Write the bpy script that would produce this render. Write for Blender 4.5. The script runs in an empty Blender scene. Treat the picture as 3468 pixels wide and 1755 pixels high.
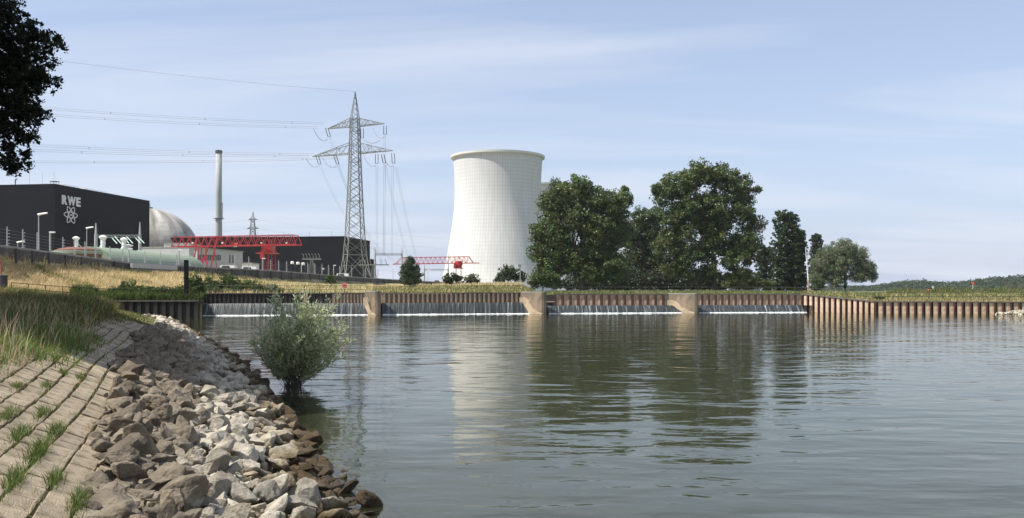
import bpy, bmesh, math, random
import numpy as np
from mathutils import Vector, Matrix, noise as mnoise

R = math.radians
random.seed(7)
rng = np.random.default_rng(11)
scene = bpy.context.scene
col = scene.collection

# ------------------------------------------------------------------ camera, sky, sun, exposure
CAMZ, FPX, CX, HY = 3.2, 3003.0, 1734.0, 985.0
cam_data = bpy.data.cameras.new('camera')
cam = bpy.data.objects.new('camera', cam_data)
col.objects.link(cam)
cam.location = (0, 0, CAMZ)
cam.rotation_euler = (R(90), 0, 0)
cam_data.sensor_width = 36
cam_data.lens = 36 * FPX / 3468
cam_data.shift_y = (HY - 877.5) / 3468
cam_data.clip_start = 0.1
cam_data.clip_end = 20000
scene.camera = cam

SUN_EL = R(55)
SUN_AZ = math.atan2(-0.945, -0.326)
SUN_DIR = Vector((math.sin(SUN_AZ) * math.cos(SUN_EL), math.cos(SUN_AZ) * math.cos(SUN_EL), math.sin(SUN_EL)))
world = bpy.data.worlds.new('World')
scene.world = world
world.use_nodes = True
wn, wl = world.node_tree.nodes, world.node_tree.links
wn.clear()
w_out = wn.new('ShaderNodeOutputWorld')
w_bg = wn.new('ShaderNodeBackground')
w_sky = wn.new('ShaderNodeTexSky')
w_sky.sky_type = 'NISHITA'
w_sky.sun_disc = False
w_sky.sun_elevation = SUN_EL
w_sky.sun_rotation = SUN_AZ % (2 * math.pi)
w_sky.altitude = 100
w_sky.air_density = 1.0
w_sky.dust_density = 0.7
w_sky.ozone_density = 3.5
w_bg.inputs['Strength'].default_value = 0.09
# thin cirrus veil: noise on the plane of the clouds
w_tc = wn.new('ShaderNodeTexCoord')
w_sep = wn.new('ShaderNodeSeparateXYZ')
wl.new(w_tc.outputs['Generated'], w_sep.inputs[0])
w_zz = wn.new('ShaderNodeMath'); w_zz.operation = 'MAXIMUM'; w_zz.inputs[1].default_value = 0.0
wl.new(w_sep.outputs['Z'], w_zz.inputs[0])
w_za = wn.new('ShaderNodeMath'); w_za.operation = 'ADD'; w_za.inputs[1].default_value = 0.09
wl.new(w_zz.outputs[0], w_za.inputs[0])
w_dx = wn.new('ShaderNodeMath'); w_dx.operation = 'DIVIDE'
w_dy = wn.new('ShaderNodeMath'); w_dy.operation = 'DIVIDE'
wl.new(w_sep.outputs['X'], w_dx.inputs[0]); wl.new(w_za.outputs[0], w_dx.inputs[1])
wl.new(w_sep.outputs['Y'], w_dy.inputs[0]); wl.new(w_za.outputs[0], w_dy.inputs[1])
w_cmb = wn.new('ShaderNodeCombineXYZ')
wl.new(w_dx.outputs[0], w_cmb.inputs[0]); wl.new(w_dy.outputs[0], w_cmb.inputs[1])
w_map = wn.new('ShaderNodeMapping')
w_map.inputs['Rotation'].default_value = (0, 0, R(18))
w_map.inputs['Scale'].default_value = (0.30, 0.9, 1)
w_map.inputs['Location'].default_value = (1.3, 0.4, 0)
wl.new(w_cmb.outputs[0], w_map.inputs[0])
w_noise = wn.new('ShaderNodeTexNoise')
w_noise.inputs['Scale'].default_value = 1.0
w_noise.inputs['Detail'].default_value = 7
w_noise.inputs['Roughness'].default_value = 0.52
w_noise.inputs['Distortion'].default_value = 0.5
wl.new(w_map.outputs[0], w_noise.inputs['Vector'])
w_ramp = wn.new('ShaderNodeValToRGB')
w_ramp.color_ramp.elements[0].position = 0.44
w_ramp.color_ramp.elements[0].color = (0.0, 0.0, 0.0, 1)
w_ramp.color_ramp.elements[1].position = 0.68
w_ramp.color_ramp.elements[1].color = (0.68, 0.68, 0.68, 1)
wl.new(w_noise.outputs['Fac'], w_ramp.inputs[0])
w_mix = wn.new('ShaderNodeMix'); w_mix.data_type = 'RGBA'
# the haze thickens towards the horizon, alike in every direction; thin white cloud lies over it
w_hz = wn.new('ShaderNodeMath'); w_hz.operation = 'MULTIPLY'; w_hz.inputs[1].default_value = -7.0
wl.new(w_zz.outputs[0], w_hz.inputs[0])
w_he = wn.new('ShaderNodeMath'); w_he.operation = 'EXPONENT'
wl.new(w_hz.outputs[0], w_he.inputs[0])
w_hm = wn.new('ShaderNodeMath'); w_hm.operation = 'MULTIPLY_ADD'; w_hm.inputs[1].default_value = 0.66; w_hm.inputs[2].default_value = 0.32
wl.new(w_he.outputs[0], w_hm.inputs[0])
wl.new(w_hm.outputs[0], w_mix.inputs[0])
w_hs = wn.new('ShaderNodeHueSaturation')
w_hs.inputs['Saturation'].default_value = 0.86
wl.new(w_sky.outputs[0], w_hs.inputs['Color'])
wl.new(w_hs.outputs[0], w_mix.inputs[6])
w_mix.inputs[7].default_value = (3.15, 3.5, 4.5, 1)
w_mix2 = wn.new('ShaderNodeMix'); w_mix2.data_type = 'RGBA'
wl.new(w_ramp.outputs[0], w_mix2.inputs[0])
wl.new(w_mix.outputs[2], w_mix2.inputs[6])
w_mix2.inputs[7].default_value = (4.6, 4.85, 5.4, 1)
w_mix = w_mix2
wl.new(w_mix.outputs[2], w_bg.inputs['Color'])
wl.new(w_bg.outputs[0], w_out.inputs[0])

sun_data = bpy.data.lights.new('sun', 'SUN')
sun = bpy.data.objects.new('sun', sun_data)
col.objects.link(sun)
sun_data.energy = 4.0
sun_data.angle = R(0.5)
sun_data.color = (1.0, 0.95, 0.87)
sun.rotation_euler = (-SUN_DIR).to_track_quat('-Z', 'Y').to_euler()
sun.location = (-60, -20, 90)

scene.view_settings.view_transform = 'Standard'
scene.view_settings.look = 'None'
scene.view_settings.exposure = 1.0
scene.view_settings.gamma = 1
scene.view_settings.use_curve_mapping = False
scene.render.engine = 'CYCLES'
scene.cycles.max_bounces = 8
scene.cycles.transparent_max_bounces = 12
scene.cycles.volume_bounces = 0
scene.cycles.use_denoising = True

# ------------------------------------------------------------------ helpers
def P(px, py, Y):
    return Vector(((px - CX) / FPX * Y, Y, CAMZ + (HY - py) / FPX * Y))

def PX(px, Y, z):
    return Vector(((px - CX) / FPX * Y, Y, z))

def interp(x, xs, ys):
    return float(np.interp(x, xs, ys))

class MB:
    """collects geometry for ONE mesh"""
    def __init__(s):
        s.v, s.f, s.m = [], [], []
    def add(s, verts, faces, m=0):
        b = len(s.v)
        s.v += [tuple(v) for v in verts]
        s.f += [tuple(b + i for i in f) for f in faces]
        s.m += [m] * len(faces)
        return s
    def box(s, c, size, rz=0, m=0):
        c = Vector(c); x, y, z = [k / 2 for k in size]
        M = Matrix.Rotation(rz, 3, 'Z')
        vs = [c + M @ Vector((a * x, b * y, d * z)) for a in (-1, 1) for b in (-1, 1) for d in (-1, 1)]
        return s.add(vs, [(0, 1, 3, 2), (4, 6, 7, 5), (0, 4, 5, 1), (2, 3, 7, 6), (0, 2, 6, 4), (1, 5, 7, 3)], m)
    def bar(s, p0, p1, r, n=4, r1=None, m=0, caps=True):
        p0, p1 = Vector(p0), Vector(p1)
        d = (p1 - p0)
        if d.length < 1e-6: return s
        d.normalize()
        u = d.cross(Vector((0, 0, 1)))
        if u.length < 1e-3: u = Vector((1, 0, 0))
        u.normalize(); w = d.cross(u)
        r1 = r if r1 is None else r1
        vs = []
        for p, rr in ((p0, r), (p1, r1)):
            for k in range(n):
                a = 2 * math.pi * (k + .5) / n
                vs.append(p + u * math.cos(a) * rr + w * math.sin(a) * rr)
        fs = [(k, (k + 1) % n, n + (k + 1) % n, n + k) for k in range(n)]
        if caps: fs += [tuple(range(n - 1, -1, -1)), tuple(range(n, 2 * n))]
        return s.add(vs, fs, m)
    def tube(s, pts, r, n=5, m=0, r1=None):
        pts = [Vector(p) for p in pts]
        vs, fs = [], []
        N = len(pts)
        for i, p in enumerate(pts):
            d = (pts[min(i + 1, N - 1)] - pts[max(i - 1, 0)])
            d.normalize()
            u = d.cross(Vector((0, 0, 1)))
            if u.length < 1e-3: u = Vector((1, 0, 0))
            u.normalize(); w = d.cross(u)
            rr = r if r1 is None else r + (r1 - r) * i / (N - 1)
            for k in range(n):
                a = 2 * math.pi * k / n
                vs.append(p + u * math.cos(a) * rr + w * math.sin(a) * rr)
        for i in range(N - 1):
            for k in range(n):
                fs.append((i * n + k, i * n + (k + 1) % n, (i + 1) * n + (k + 1) % n, (i + 1) * n + k))
        fs += [tuple(range(n - 1, -1, -1)), tuple((N - 1) * n + k for k in range(n))]
        return s.add(vs, fs, m)
    def prism(s, poly, vec, m=0, side_m=None):
        vec = Vector(vec); n = len(poly)
        vs = [Vector(p) for p in poly] + [Vector(p) + vec for p in poly]
        s.add(vs, [tuple(range(n - 1, -1, -1)), tuple(range(n, 2 * n))], m)
        b = len(s.v) - 2 * n
        for k in range(n):
            s.f.append((b + k, b + (k + 1) % n, b + n + (k + 1) % n, b + n + k))
            s.m.append(side_m[k] if side_m else m)
        return s
    def lathe(s, c, prof, n=24, m=0, cap=True):
        c = Vector(c); vs, fs = [], []
        for r, z in prof:
            for k in range(n):
                a = 2 * math.pi * k / n
                vs.append(c + Vector((r * math.cos(a), r * math.sin(a), z)))
        for i in range(len(prof) - 1):
            for k in range(n):
                fs.append((i * n + k, i * n + (k + 1) % n, (i + 1) * n + (k + 1) % n, (i + 1) * n + k))
        if cap:
            fs += [tuple(range(n - 1, -1, -1)), tuple((len(prof) - 1) * n + k for k in range(n))]
        return s.add(vs, fs, m)
    def build(s, name, mats, parent=None, smooth=False, origin=None):
        me = bpy.data.meshes.new(name)
        off = Vector((0, 0, 0))
        if parent is not None:
            q = parent
            while q is not None:
                off += q.location; q = q.parent
        elif origin is not None:
            off = Vector(origin)
        me.from_pydata([(a - off.x, b - off.y, c - off.z) for a, b, c in s.v], [], s.f)
        if not isinstance(mats, (list, tuple)): mats = [mats]
        for mm in mats: me.materials.append(mm)
        if len(mats) > 1: me.polygons.foreach_set('material_index', s.m)
        if smooth: me.polygons.foreach_set('use_smooth', [True] * len(me.polygons))
        me.update()
        o = bpy.data.objects.new(name, me)
        col.objects.link(o)
        if parent is not None: o.parent = parent
        elif origin is not None: o.location = off
        return o

def np_mesh(name, verts, faces, mat, colors=None, parent=None, smooth=False, uv=None):
    """fast mesh from numpy arrays; faces (n,k)"""
    me = bpy.data.meshes.new(name)
    verts = np.asarray(verts, dtype=np.float32); faces = np.asarray(faces, dtype=np.int32)
    if parent is not None:
        verts = verts - np.array(parent.location, dtype=np.float32)
    n, k = faces.shape
    me.vertices.add(len(verts)); me.vertices.foreach_set('co', verts.ravel())
    me.loops.add(n * k); me.loops.foreach_set('vertex_index', faces.ravel())
    me.polygons.add(n)
    me.polygons.foreach_set('loop_start', np.arange(0, n * k, k, dtype=np.int32))
    me.polygons.foreach_set('loop_total', np.full(n, k, dtype=np.int32))
    if smooth: me.polygons.foreach_set('use_smooth', np.ones(n, dtype=bool))
    if colors is not None:
        a = me.color_attributes.new('tint', 'FLOAT_COLOR', 'POINT')
        c = np.ones((len(verts), 4), dtype=np.float32); c[:, :3] = colors
        a.data.foreach_set('color', c.ravel())
    me.materials.append(mat)
    me.update(calc_edges=True)
    o = bpy.data.objects.new(name, me)
    col.objects.link(o)
    if parent is not None: o.parent = parent
    return o

def tag(o, label, cat, group=None):
    o['label'] = label; o['category'] = cat
    if group: o['group'] = group
    return o

def thing(name, loc, label, cat, group=None):
    o = bpy.data.objects.new(name, None)
    o.empty_display_size = 0.3
    col.objects.link(o)
    o.location = loc
    return tag(o, label, cat, group)

def structure(o, kind='structure', label=None):
    o['kind'] = kind
    if label: o['label'] = label
    return o

def copy_child(c, parent):
    d = c.copy(); col.objects.link(d); d.parent = parent
    for g in c.children: copy_child(g, d)
    return d

def dup(root, loc, label, rz=0, sc=1.0):
    r = root.copy(); col.objects.link(r)
    r.location = loc; r.rotation_euler = (0, 0, rz); r.scale = (sc, sc, sc)
    r['label'] = label
    for ch in list(root.children): copy_child(ch, r)
    return r

# ------------------------------------------------------------------ materials
def new_mat(name):
    m = bpy.data.materials.new(name); m.use_nodes = True
    nt = m.node_tree
    return m, nt, nt.nodes, nt.links, nt.nodes['Principled BSDF']

def mat(name, c, rough=0.7, var=0.0, scale=1.0, c2=None, bump=0.0, metal=0.0, spec=0.3, stretch=(1, 1, 1), detail=5, rand=0.0, lo=.35, hi=.68, bscale=None):
    m, nt, N, L, b = new_mat(name)
    b.inputs['Roughness'].default_value = rough
    b.inputs['Metallic'].default_value = metal
    b.inputs['Specular IOR Level'].default_value = spec
    b.inputs['Base Color'].default_value = (*c, 1)
    if c2 is None and var: c2 = tuple(max(0, k * (1 - var)) for k in c)
    if c2 is not None or bump:
        tc = N.new('ShaderNodeTexCoord'); mp = N.new('ShaderNodeMapping')
        mp.inputs['Scale'].default_value = stretch
        L.new(tc.outputs['Object'], mp.inputs[0])
    if c2 is not None:
        nz = N.new('ShaderNodeTexNoise'); nz.inputs['Scale'].default_value = scale
        nz.inputs['Detail'].default_value = detail; nz.inputs['Roughness'].default_value = .6
        L.new(mp.outputs[0], nz.inputs['Vector'])
        cr = N.new('ShaderNodeValToRGB')
        cr.color_ramp.elements[0].position = lo; cr.color_ramp.elements[0].color = (*c2, 1)
        cr.color_ramp.elements[1].position = hi; cr.color_ramp.elements[1].color = (*c, 1)
        L.new(nz.outputs['Fac'], cr.inputs[0])
        src = cr.outputs[0]
        if rand:
            oi = N.new('ShaderNodeObjectInfo'); mr = N.new('ShaderNodeMapRange')
            mr.inputs[3].default_value = 1 - rand; mr.inputs[4].default_value = 1 + rand
            L.new(oi.outputs['Random'], mr.inputs[0])
            hs = N.new('ShaderNodeHueSaturation')
            L.new(mr.outputs[0], hs.inputs['Value']); L.new(src, hs.inputs['Color'])
            src = hs.outputs[0]
        L.new(src, b.inputs['Base Color'])
    if bump:
        n2 = N.new('ShaderNodeTexNoise'); n2.inputs['Scale'].default_value = bscale or scale * 4
        n2.inputs['Detail'].default_value = 6
        L.new(mp.outputs[0], n2.inputs['Vector'])
        bp = N.new('ShaderNodeBump'); bp.inputs['Strength'].default_value = 0.8
        bp.inputs['Distance'].default_value = bump
        L.new(n2.outputs['Fac'], bp.inputs['Height']); L.new(bp.outputs[0], b.inputs['Normal'])
    return m

def leaf_mat(name, trans=0.3, rough=0.55, spec=0.25, gain=1.0):
    m, nt, N, L, b = new_mat(name)
    at = N.new('ShaderNodeAttribute'); at.attribute_name = 'tint'
    L.new(at.outputs['Color'], b.inputs['Base Color'])
    b.inputs['Roughness'].default_value = rough
    b.inputs['Specular IOR Level'].default_value = spec
    if trans:
        t = N.new('ShaderNodeBsdfTranslucent'); mx = N.new('ShaderNodeMixShader')
        mx.inputs[0].default_value = trans
        L.new(at.outputs['Color'], t.inputs[0])
        L.new(b.outputs[0], mx.inputs[1]); L.new(t.outputs[0], mx.inputs[2])
        L.new(mx.outputs[0], N['Material Output'].inputs[0])
    return m

M_leaf = leaf_mat('leaf', 0.28, rough=.45, spec=.4)
M_leafdark = leaf_mat('dense_leaf', 0.08, spec=0.15)
M_grass = leaf_mat('grass_blade', 0.3, rough=0.7, spec=0.15)
M_bark = mat('bark', (.11, .09, .07), .9, .5, 3, bump=.03)
M_barkpale = mat('pale_bark', (.2, .17, .14), .9, .5, 3, bump=.03)
M_soil = mat('soil', (.11, .085, .055), .95, .5, 1.5, bump=.03)
M_turf = mat('turf', (.46, .37, .20), .95, 0, .18, c2=(.15, .15, .05), bump=.05, bscale=3)
def turf_by_place(m):
    # the dike is parched, the meadow beyond the weir (east) stays green
    nt = m.node_tree; N, L = nt.nodes, nt.links; b = N['Principled BSDF']
    src = b.inputs['Base Color'].links[0].from_socket
    geo = N.new('ShaderNodeNewGeometry'); sp = N.new('ShaderNodeSeparateXYZ'); L.new(geo.outputs['Position'], sp.inputs[0])
    mr = N.new('ShaderNodeMapRange'); mr.inputs[1].default_value = -18; mr.inputs[2].default_value = 4
    L.new(sp.outputs['X'], mr.inputs[0])
    mx = N.new('ShaderNodeMix'); mx.data_type = 'RGBA'; L.new(mr.outputs[0], mx.inputs[0]); L.new(src, mx.inputs[6]); mx.inputs[7].default_value = (.095, .11, .035, 1)
    L.new(mx.outputs[2], b.inputs['Base Color'])
turf_by_place(M_turf)
M_bankturf = mat('bank_turf', (.19, .15, .08), .95, 0, 1.2, c2=(.08, .085, .035), bump=.05, bscale=4)
M_sand = mat('path_sand', (.42, .36, .25), .9, .2, .6)
M_black = mat('black_cladding', (.009, .009, .012), .9, .18, .12, spec=.02, stretch=(1, 1, 3))
M_darkroof = mat('dark_roof', (.05, .05, .055), .8, .2, .3)
M_white = mat('white_paint', (.78, .78, .75), .5, .08, .5)
M_letter = mat('silver_lettering', (.62, .63, .66), .4, .05, 1)
M_red = mat('crane_red', (.40, .026, .030), .5, .35, .6, spec=.4)
M_reddark = mat('crane_cab_red', (.42, .03, .03), .5, .3, .8)  # red of the crane cabs, tone varied by noise
M_steel = mat('galvanised_steel', (.19, .20, .185), .6, .3, 1.2)
M_wire = mat('wire_grey', (.25, .26, .29), .6)
M_insul = mat('insulator_brown', (.06, .05, .05), .3, spec=.5)
M_insulgreen = mat('insulator_glass_green', (.45, .6, .55), .25, spec=.5)
M_green = mat('pale_green_sheet', (.26, .315, .225), .55, .12, .4)
M_brick = mat('brown_brick', (.22, .10, .065), .85, .35, 2.0)
M_grey = mat('grey_cladding', (.40, .41, .42), .7, .1, .3)
M_lightgrey = mat('light_grey_render', (.62, .62, .60), .75, .1, .3)
M_window = mat('dark_window_glass', (.03, .035, .04), .1, spec=.5)
M_wallconc = mat('dark_wall_concrete', (.115, .11, .105), .9, 0, .35, c2=(.045, .043, .042), stretch=(1, 1, .35), bump=.01)
M_wallcap = mat('wall_cap_concrete', (.30, .30, .29), .8, .3, .8)
M_post = mat('post_steel', (.38, .40, .40), .5, .2, 1)
M_dark = mat('dark_iron', (.008, .008, .008), .7, spec=.1)
M_rail = mat('rail_iron', (.05, .055, .05), .6)
M_rust = mat('rusty_pile_face', (.52, .40, .28), .85, 0, 1.3, c2=(.25, .155, .10), stretch=(1, 1, .5), lo=.34, hi=.58, bump=.01, rand=.15)
M_rustred = mat('rust_red_web', (.10, .042, .032), .8, .4, 1.6, rand=.1)
M_pilecap = mat('pile_cap_steel', (.13, .11, .105), .7, .4, 1)
M_piledark = mat('dark_pile', (.05, .045, .04), .9, .5, .9, stretch=(1, 1, .4))  # much darker than the rusty piles, tone varied by noise
M_pierbody = mat('stained_shaded_pier_concrete', (.25, .195, .135), .85, 0, .7, c2=(.085, .068, .05), stretch=(1, 1, .5), bump=.02, lo=.36, hi=.66)  # stains, plus the shade of the nose put into a darker colour
M_pier = mat('pier_concrete', (.42, .33, .22), .85, 0, .9, c2=(.24, .185, .13), stretch=(1, 1, .6), bump=.02, lo=.34, hi=.6)  # paler than the body: sunlit look of the ledge put into the colour
M_pink = mat('faded_pink_plastic', (.62, .16, .19), .5, .15, 4)
M_orange = mat('orange_red_paint', (.7, .12, .06), .5)
M_carwhite = mat('white_car_paint', (.75, .76, .78), .25, spec=.5)
M_cargrey = mat('grey_car_paint', (.2, .22, .25), .25, spec=.5)
M_carred = mat('dull_red_paint', (.35, .08, .07), .4)
M_tyre = mat('tyre_rubber', (.02, .02, .02), .9)

# stone: colour depends on the height of the tide line (wet algae, bleached zone, weathered top with shade darkened into its colour)
def stone_mat():
    m, nt, N, L, b = new_mat('river_stone')
    tc = N.new('ShaderNodeTexCoord'); geo = N.new('ShaderNodeNewGeometry'); oi = N.new('ShaderNodeObjectInfo')
    sep = N.new('ShaderNodeSeparateXYZ'); L.new(geo.outputs['Position'], sep.inputs[0])
    nz = N.new('ShaderNodeTexNoise'); nz.inputs['Scale'].default_value = 5; nz.inputs['Detail'].default_value = 8; nz.inputs['Roughness'].default_value = .65
    L.new(geo.outputs['Position'], nz.inputs['Vector'])
    nb = N.new('ShaderNodeTexNoise'); nb.inputs['Scale'].default_value = 1.1; nb.inputs['Detail'].default_value = 2
    L.new(geo.outputs['Position'], nb.inputs['Vector'])
    # z + jitter
    a = N.new('ShaderNodeMath'); a.operation = 'MULTIPLY_ADD'; a.inputs[1].default_value = .55; a.inputs[2].default_value = -.275
    L.new(nb.outputs['Fac'], a.inputs[0])
    a2 = N.new('ShaderNodeMath'); a2.operation = 'ADD'
    L.new(sep.outputs['Z'], a2.inputs[0]); L.new(a.outputs[0], a2.inputs[1])
    mr = N.new('ShaderNodeMapRange'); mr.inputs[1].default_value = -.24; mr.inputs[2].default_value = 1.76
    L.new(a2.outputs[0], mr.inputs[0])
    cr = N.new('ShaderNodeValToRGB'); e = cr.color_ramp.elements
    e[0].position = 0.0; e[0].color = (.05, .034, .015, 1)
    e[1].position = 1.0; e[1].color = (.215, .17, .118, 1)
    for p, c in ((.27, (.10, .066, .03)), (.34, (.30, .24, .15)), (.43, (.52, .47, .37)), (.54, (.46, .41, .32)), (.64, (.245, .20, .14))):
        q = e.new(p); q.color = (*c, 1)
    L.new(mr.outputs[0], cr.inputs[0])
    vr = N.new('ShaderNodeMapRange'); vr.inputs[1].default_value = .3; vr.inputs[2].default_value = .75; vr.inputs[3].default_value = .5; vr.inputs[4].default_value = 1.15
    L.new(nz.outputs['Fac'], vr.inputs[0])
    ro = N.new('ShaderNodeMapRange'); ro.inputs[3].default_value = .6; ro.inputs[4].default_value = 1.25
    L.new(oi.outputs['Random'], ro.inputs[0])
    mu = N.new('ShaderNodeMath'); mu.operation = 'MULTIPLY'
    L.new(vr.outputs[0], mu.inputs[0]); L.new(ro.outputs[0], mu.inputs[1])
    hs = N.new('ShaderNodeHueSaturation'); hs.inputs['Saturation'].default_value = .92
    L.new(mu.outputs[0], hs.inputs['Value']); L.new(cr.outputs[0], hs.inputs['Color'])
    L.new(hs.outputs[0], b.inputs['Base Color'])
    rr = N.new('ShaderNodeMapRange'); rr.inputs[1].default_value = .02; rr.inputs[2].default_value = .15; rr.inputs[3].default_value = .3; rr.inputs[4].default_value = .9
    L.new(a2.outputs[0], rr.inputs[0]); L.new(rr.outputs[0], b.inputs['Roughness'])
    b.inputs['Specular IOR Level'].default_value = .3
    n2 = N.new('ShaderNodeTexNoise'); n2.inputs['Scale'].default_value = 16; n2.inputs['Detail'].default_value = 9; n2.inputs['Roughness'].default_value = .7
    L.new(geo.outputs['Position'], n2.inputs['Vector'])
    bp = N.new('ShaderNodeBump'); bp.inputs['Strength'].default_value = 1; bp.inputs['Distance'].default_value = .06
    L.new(n2.outputs['Fac'], bp.inputs['Height']); L.new(bp.outputs[0], b.inputs['Normal'])
    return m
M_stone = stone_mat()
M_sett = mat('paving_sett_stone', (.37, .305, .215), .9, 0, 2.0, c2=(.20, .16, .11), bump=.02, bscale=14, rand=.14)
M_bed = mat('river_bed', (.10, .075, .04), .9, .5, 1.5, bump=.05)

# water: fresnel mirror over water that turns murky with depth
def water_mat(name, murk=(.036, .040, .024), waves=1.0, flow=0.0):
    m, nt, N, L, b = new_mat(name)
    out = N['Material Output']; N.remove(b)
    tc = N.new('ShaderNodeTexCoord')
    def wave(scale, stretch, det, dist=0.0):
        mp = N.new('ShaderNodeMapping'); mp.inputs['Scale'].default_value = stretch
        mp.inputs['Rotation'].default_value = (0, 0, R(6))
        L.new(tc.outputs['Object'], mp.inputs[0])
        n = N.new('ShaderNodeTexNoise'); n.inputs['Scale'].default_value = scale; n.inputs['Detail'].default_value = det
        n.inputs['Roughness'].default_value = .45; n.inputs['Distortion'].default_value = dist
        L.new(mp.outputs[0], n.inputs['Vector'])
        return n.outputs['Fac']
    w1 = wave(.95, (.5, 1.0, 1), 1.6, .35)
    w2 = wave(3.6, (.5, 1.0, 1), 2.0, .4)
    w3 = wave(.22, (.7, 1.0, 1), 1.0)
    s = N.new('ShaderNodeMath'); s.operation = 'MULTIPLY_ADD'; s.inputs[1].default_value = .16
    L.new(w2, s.inputs[0]); L.new(w1, s.inputs[2])
    s2 = N.new('ShaderNodeMath'); s2.operation = 'MULTIPLY_ADD'; s2.inputs[1].default_value = 1.6
    L.new(w3, s2.inputs[0]); L.new(s.outputs[0], s2.inputs[2])
    bp = N.new('ShaderNodeBump'); bp.inputs['Strength'].default_value = 1.0; bp.inputs['Distance'].default_value = .043 * waves
    L.new(s2.outputs[0], bp.inputs['Height'])
    gl = N.new('ShaderNodeBsdfGlossy'); gl.inputs['Roughness'].default_value = .015
    gl.inputs['Color'].default_value = (.89, .885, .84, 1)
    L.new(bp.outputs[0], gl.inputs['Normal'])
    fr = N.new('ShaderNodeFresnel'); fr.inputs['IOR'].default_value = 1.333
    L.new(bp.outputs[0], fr.inputs['Normal'])
    df = N.new('ShaderNodeBsdfDiffuse'); df.inputs['Color'].default_value = (*murk, 1)
    tr = N.new('ShaderNodeBsdfTransparent'); tr.inputs['Color'].default_value = (.82, .80, .62, 1)
    at = N.new('ShaderNodeAttribute'); at.attribute_name = 'depth'
    ex = N.new('ShaderNodeMath'); ex.operation = 'MULTIPLY'; ex.inputs[1].default_value = -3.2
    L.new(at.outputs['Fac'], ex.inputs[0])
    e2 = N.new('ShaderNodeMath'); e2.operation = 'EXPONENT'; L.new(ex.outputs[0], e2.inputs[0])
    mx = N.new('ShaderNodeMixShader'); L.new(e2.outputs[0], mx.inputs[0]); L.new(df.outputs[0], mx.inputs[1]); L.new(tr.outputs[0], mx.inputs[2])
    m2 = N.new('ShaderNodeMixShader'); L.new(fr.outputs[0], m2.inputs[0]); L.new(mx.outputs[0], m2.inputs[1]); L.new(gl.outputs[0], m2.inputs[2])
    L.new(m2.outputs[0], out.inputs[0])
    return m
M_water = water_mat('river_water')
M_pool = water_mat('pool_water', waves=.4)

def fall_mat():
    m, nt, N, L, b = new_mat('falling_water')
    geo = N.new('ShaderNodeNewGeometry'); mp = N.new('ShaderNodeMapping')
    mp.inputs['Scale'].default_value = (4.2, .2, .04)
    L.new(geo.outputs['Position'], mp.inputs[0])
    n = N.new('ShaderNodeTexNoise'); n.inputs['Scale'].default_value = 1.0; n.inputs['Detail'].default_value = 4; n.inputs['Roughness'].default_value = .8
    L.new(mp.outputs[0], n.inputs['Vector'])
    cr = N.new('ShaderNodeValToRGB'); e = cr.color_ramp.elements
    e[0].position = .50; e[0].color = (.020, .025, .025, 1)
    e[1].position = .84; e[1].color = (.66, .69, .70, 1)
    q = e.new(.58); q.color = (.085, .10, .10, 1)
    L.new(n.outputs['Fac'], cr.inputs[0]); L.new(cr.outputs[0], b.inputs['Base Color'])
    b.inputs['Roughness'].default_value = .4
    b.inputs['Specular IOR Level'].default_value = .35
    bp = N.new('ShaderNodeBump'); bp.inputs['Distance'].default_value = .12; bp.inputs['Strength'].default_value = .6
    L.new(n.outputs['Fac'], bp.inputs['Height']); L.new(bp.outputs[0], b.inputs['Normal'])
    return m
M_fall = fall_mat()
M_foam = mat('foam', (.82, .83, .84), .8, 0, 2, c2=(.6, .63, .65), bump=.03)

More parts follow.
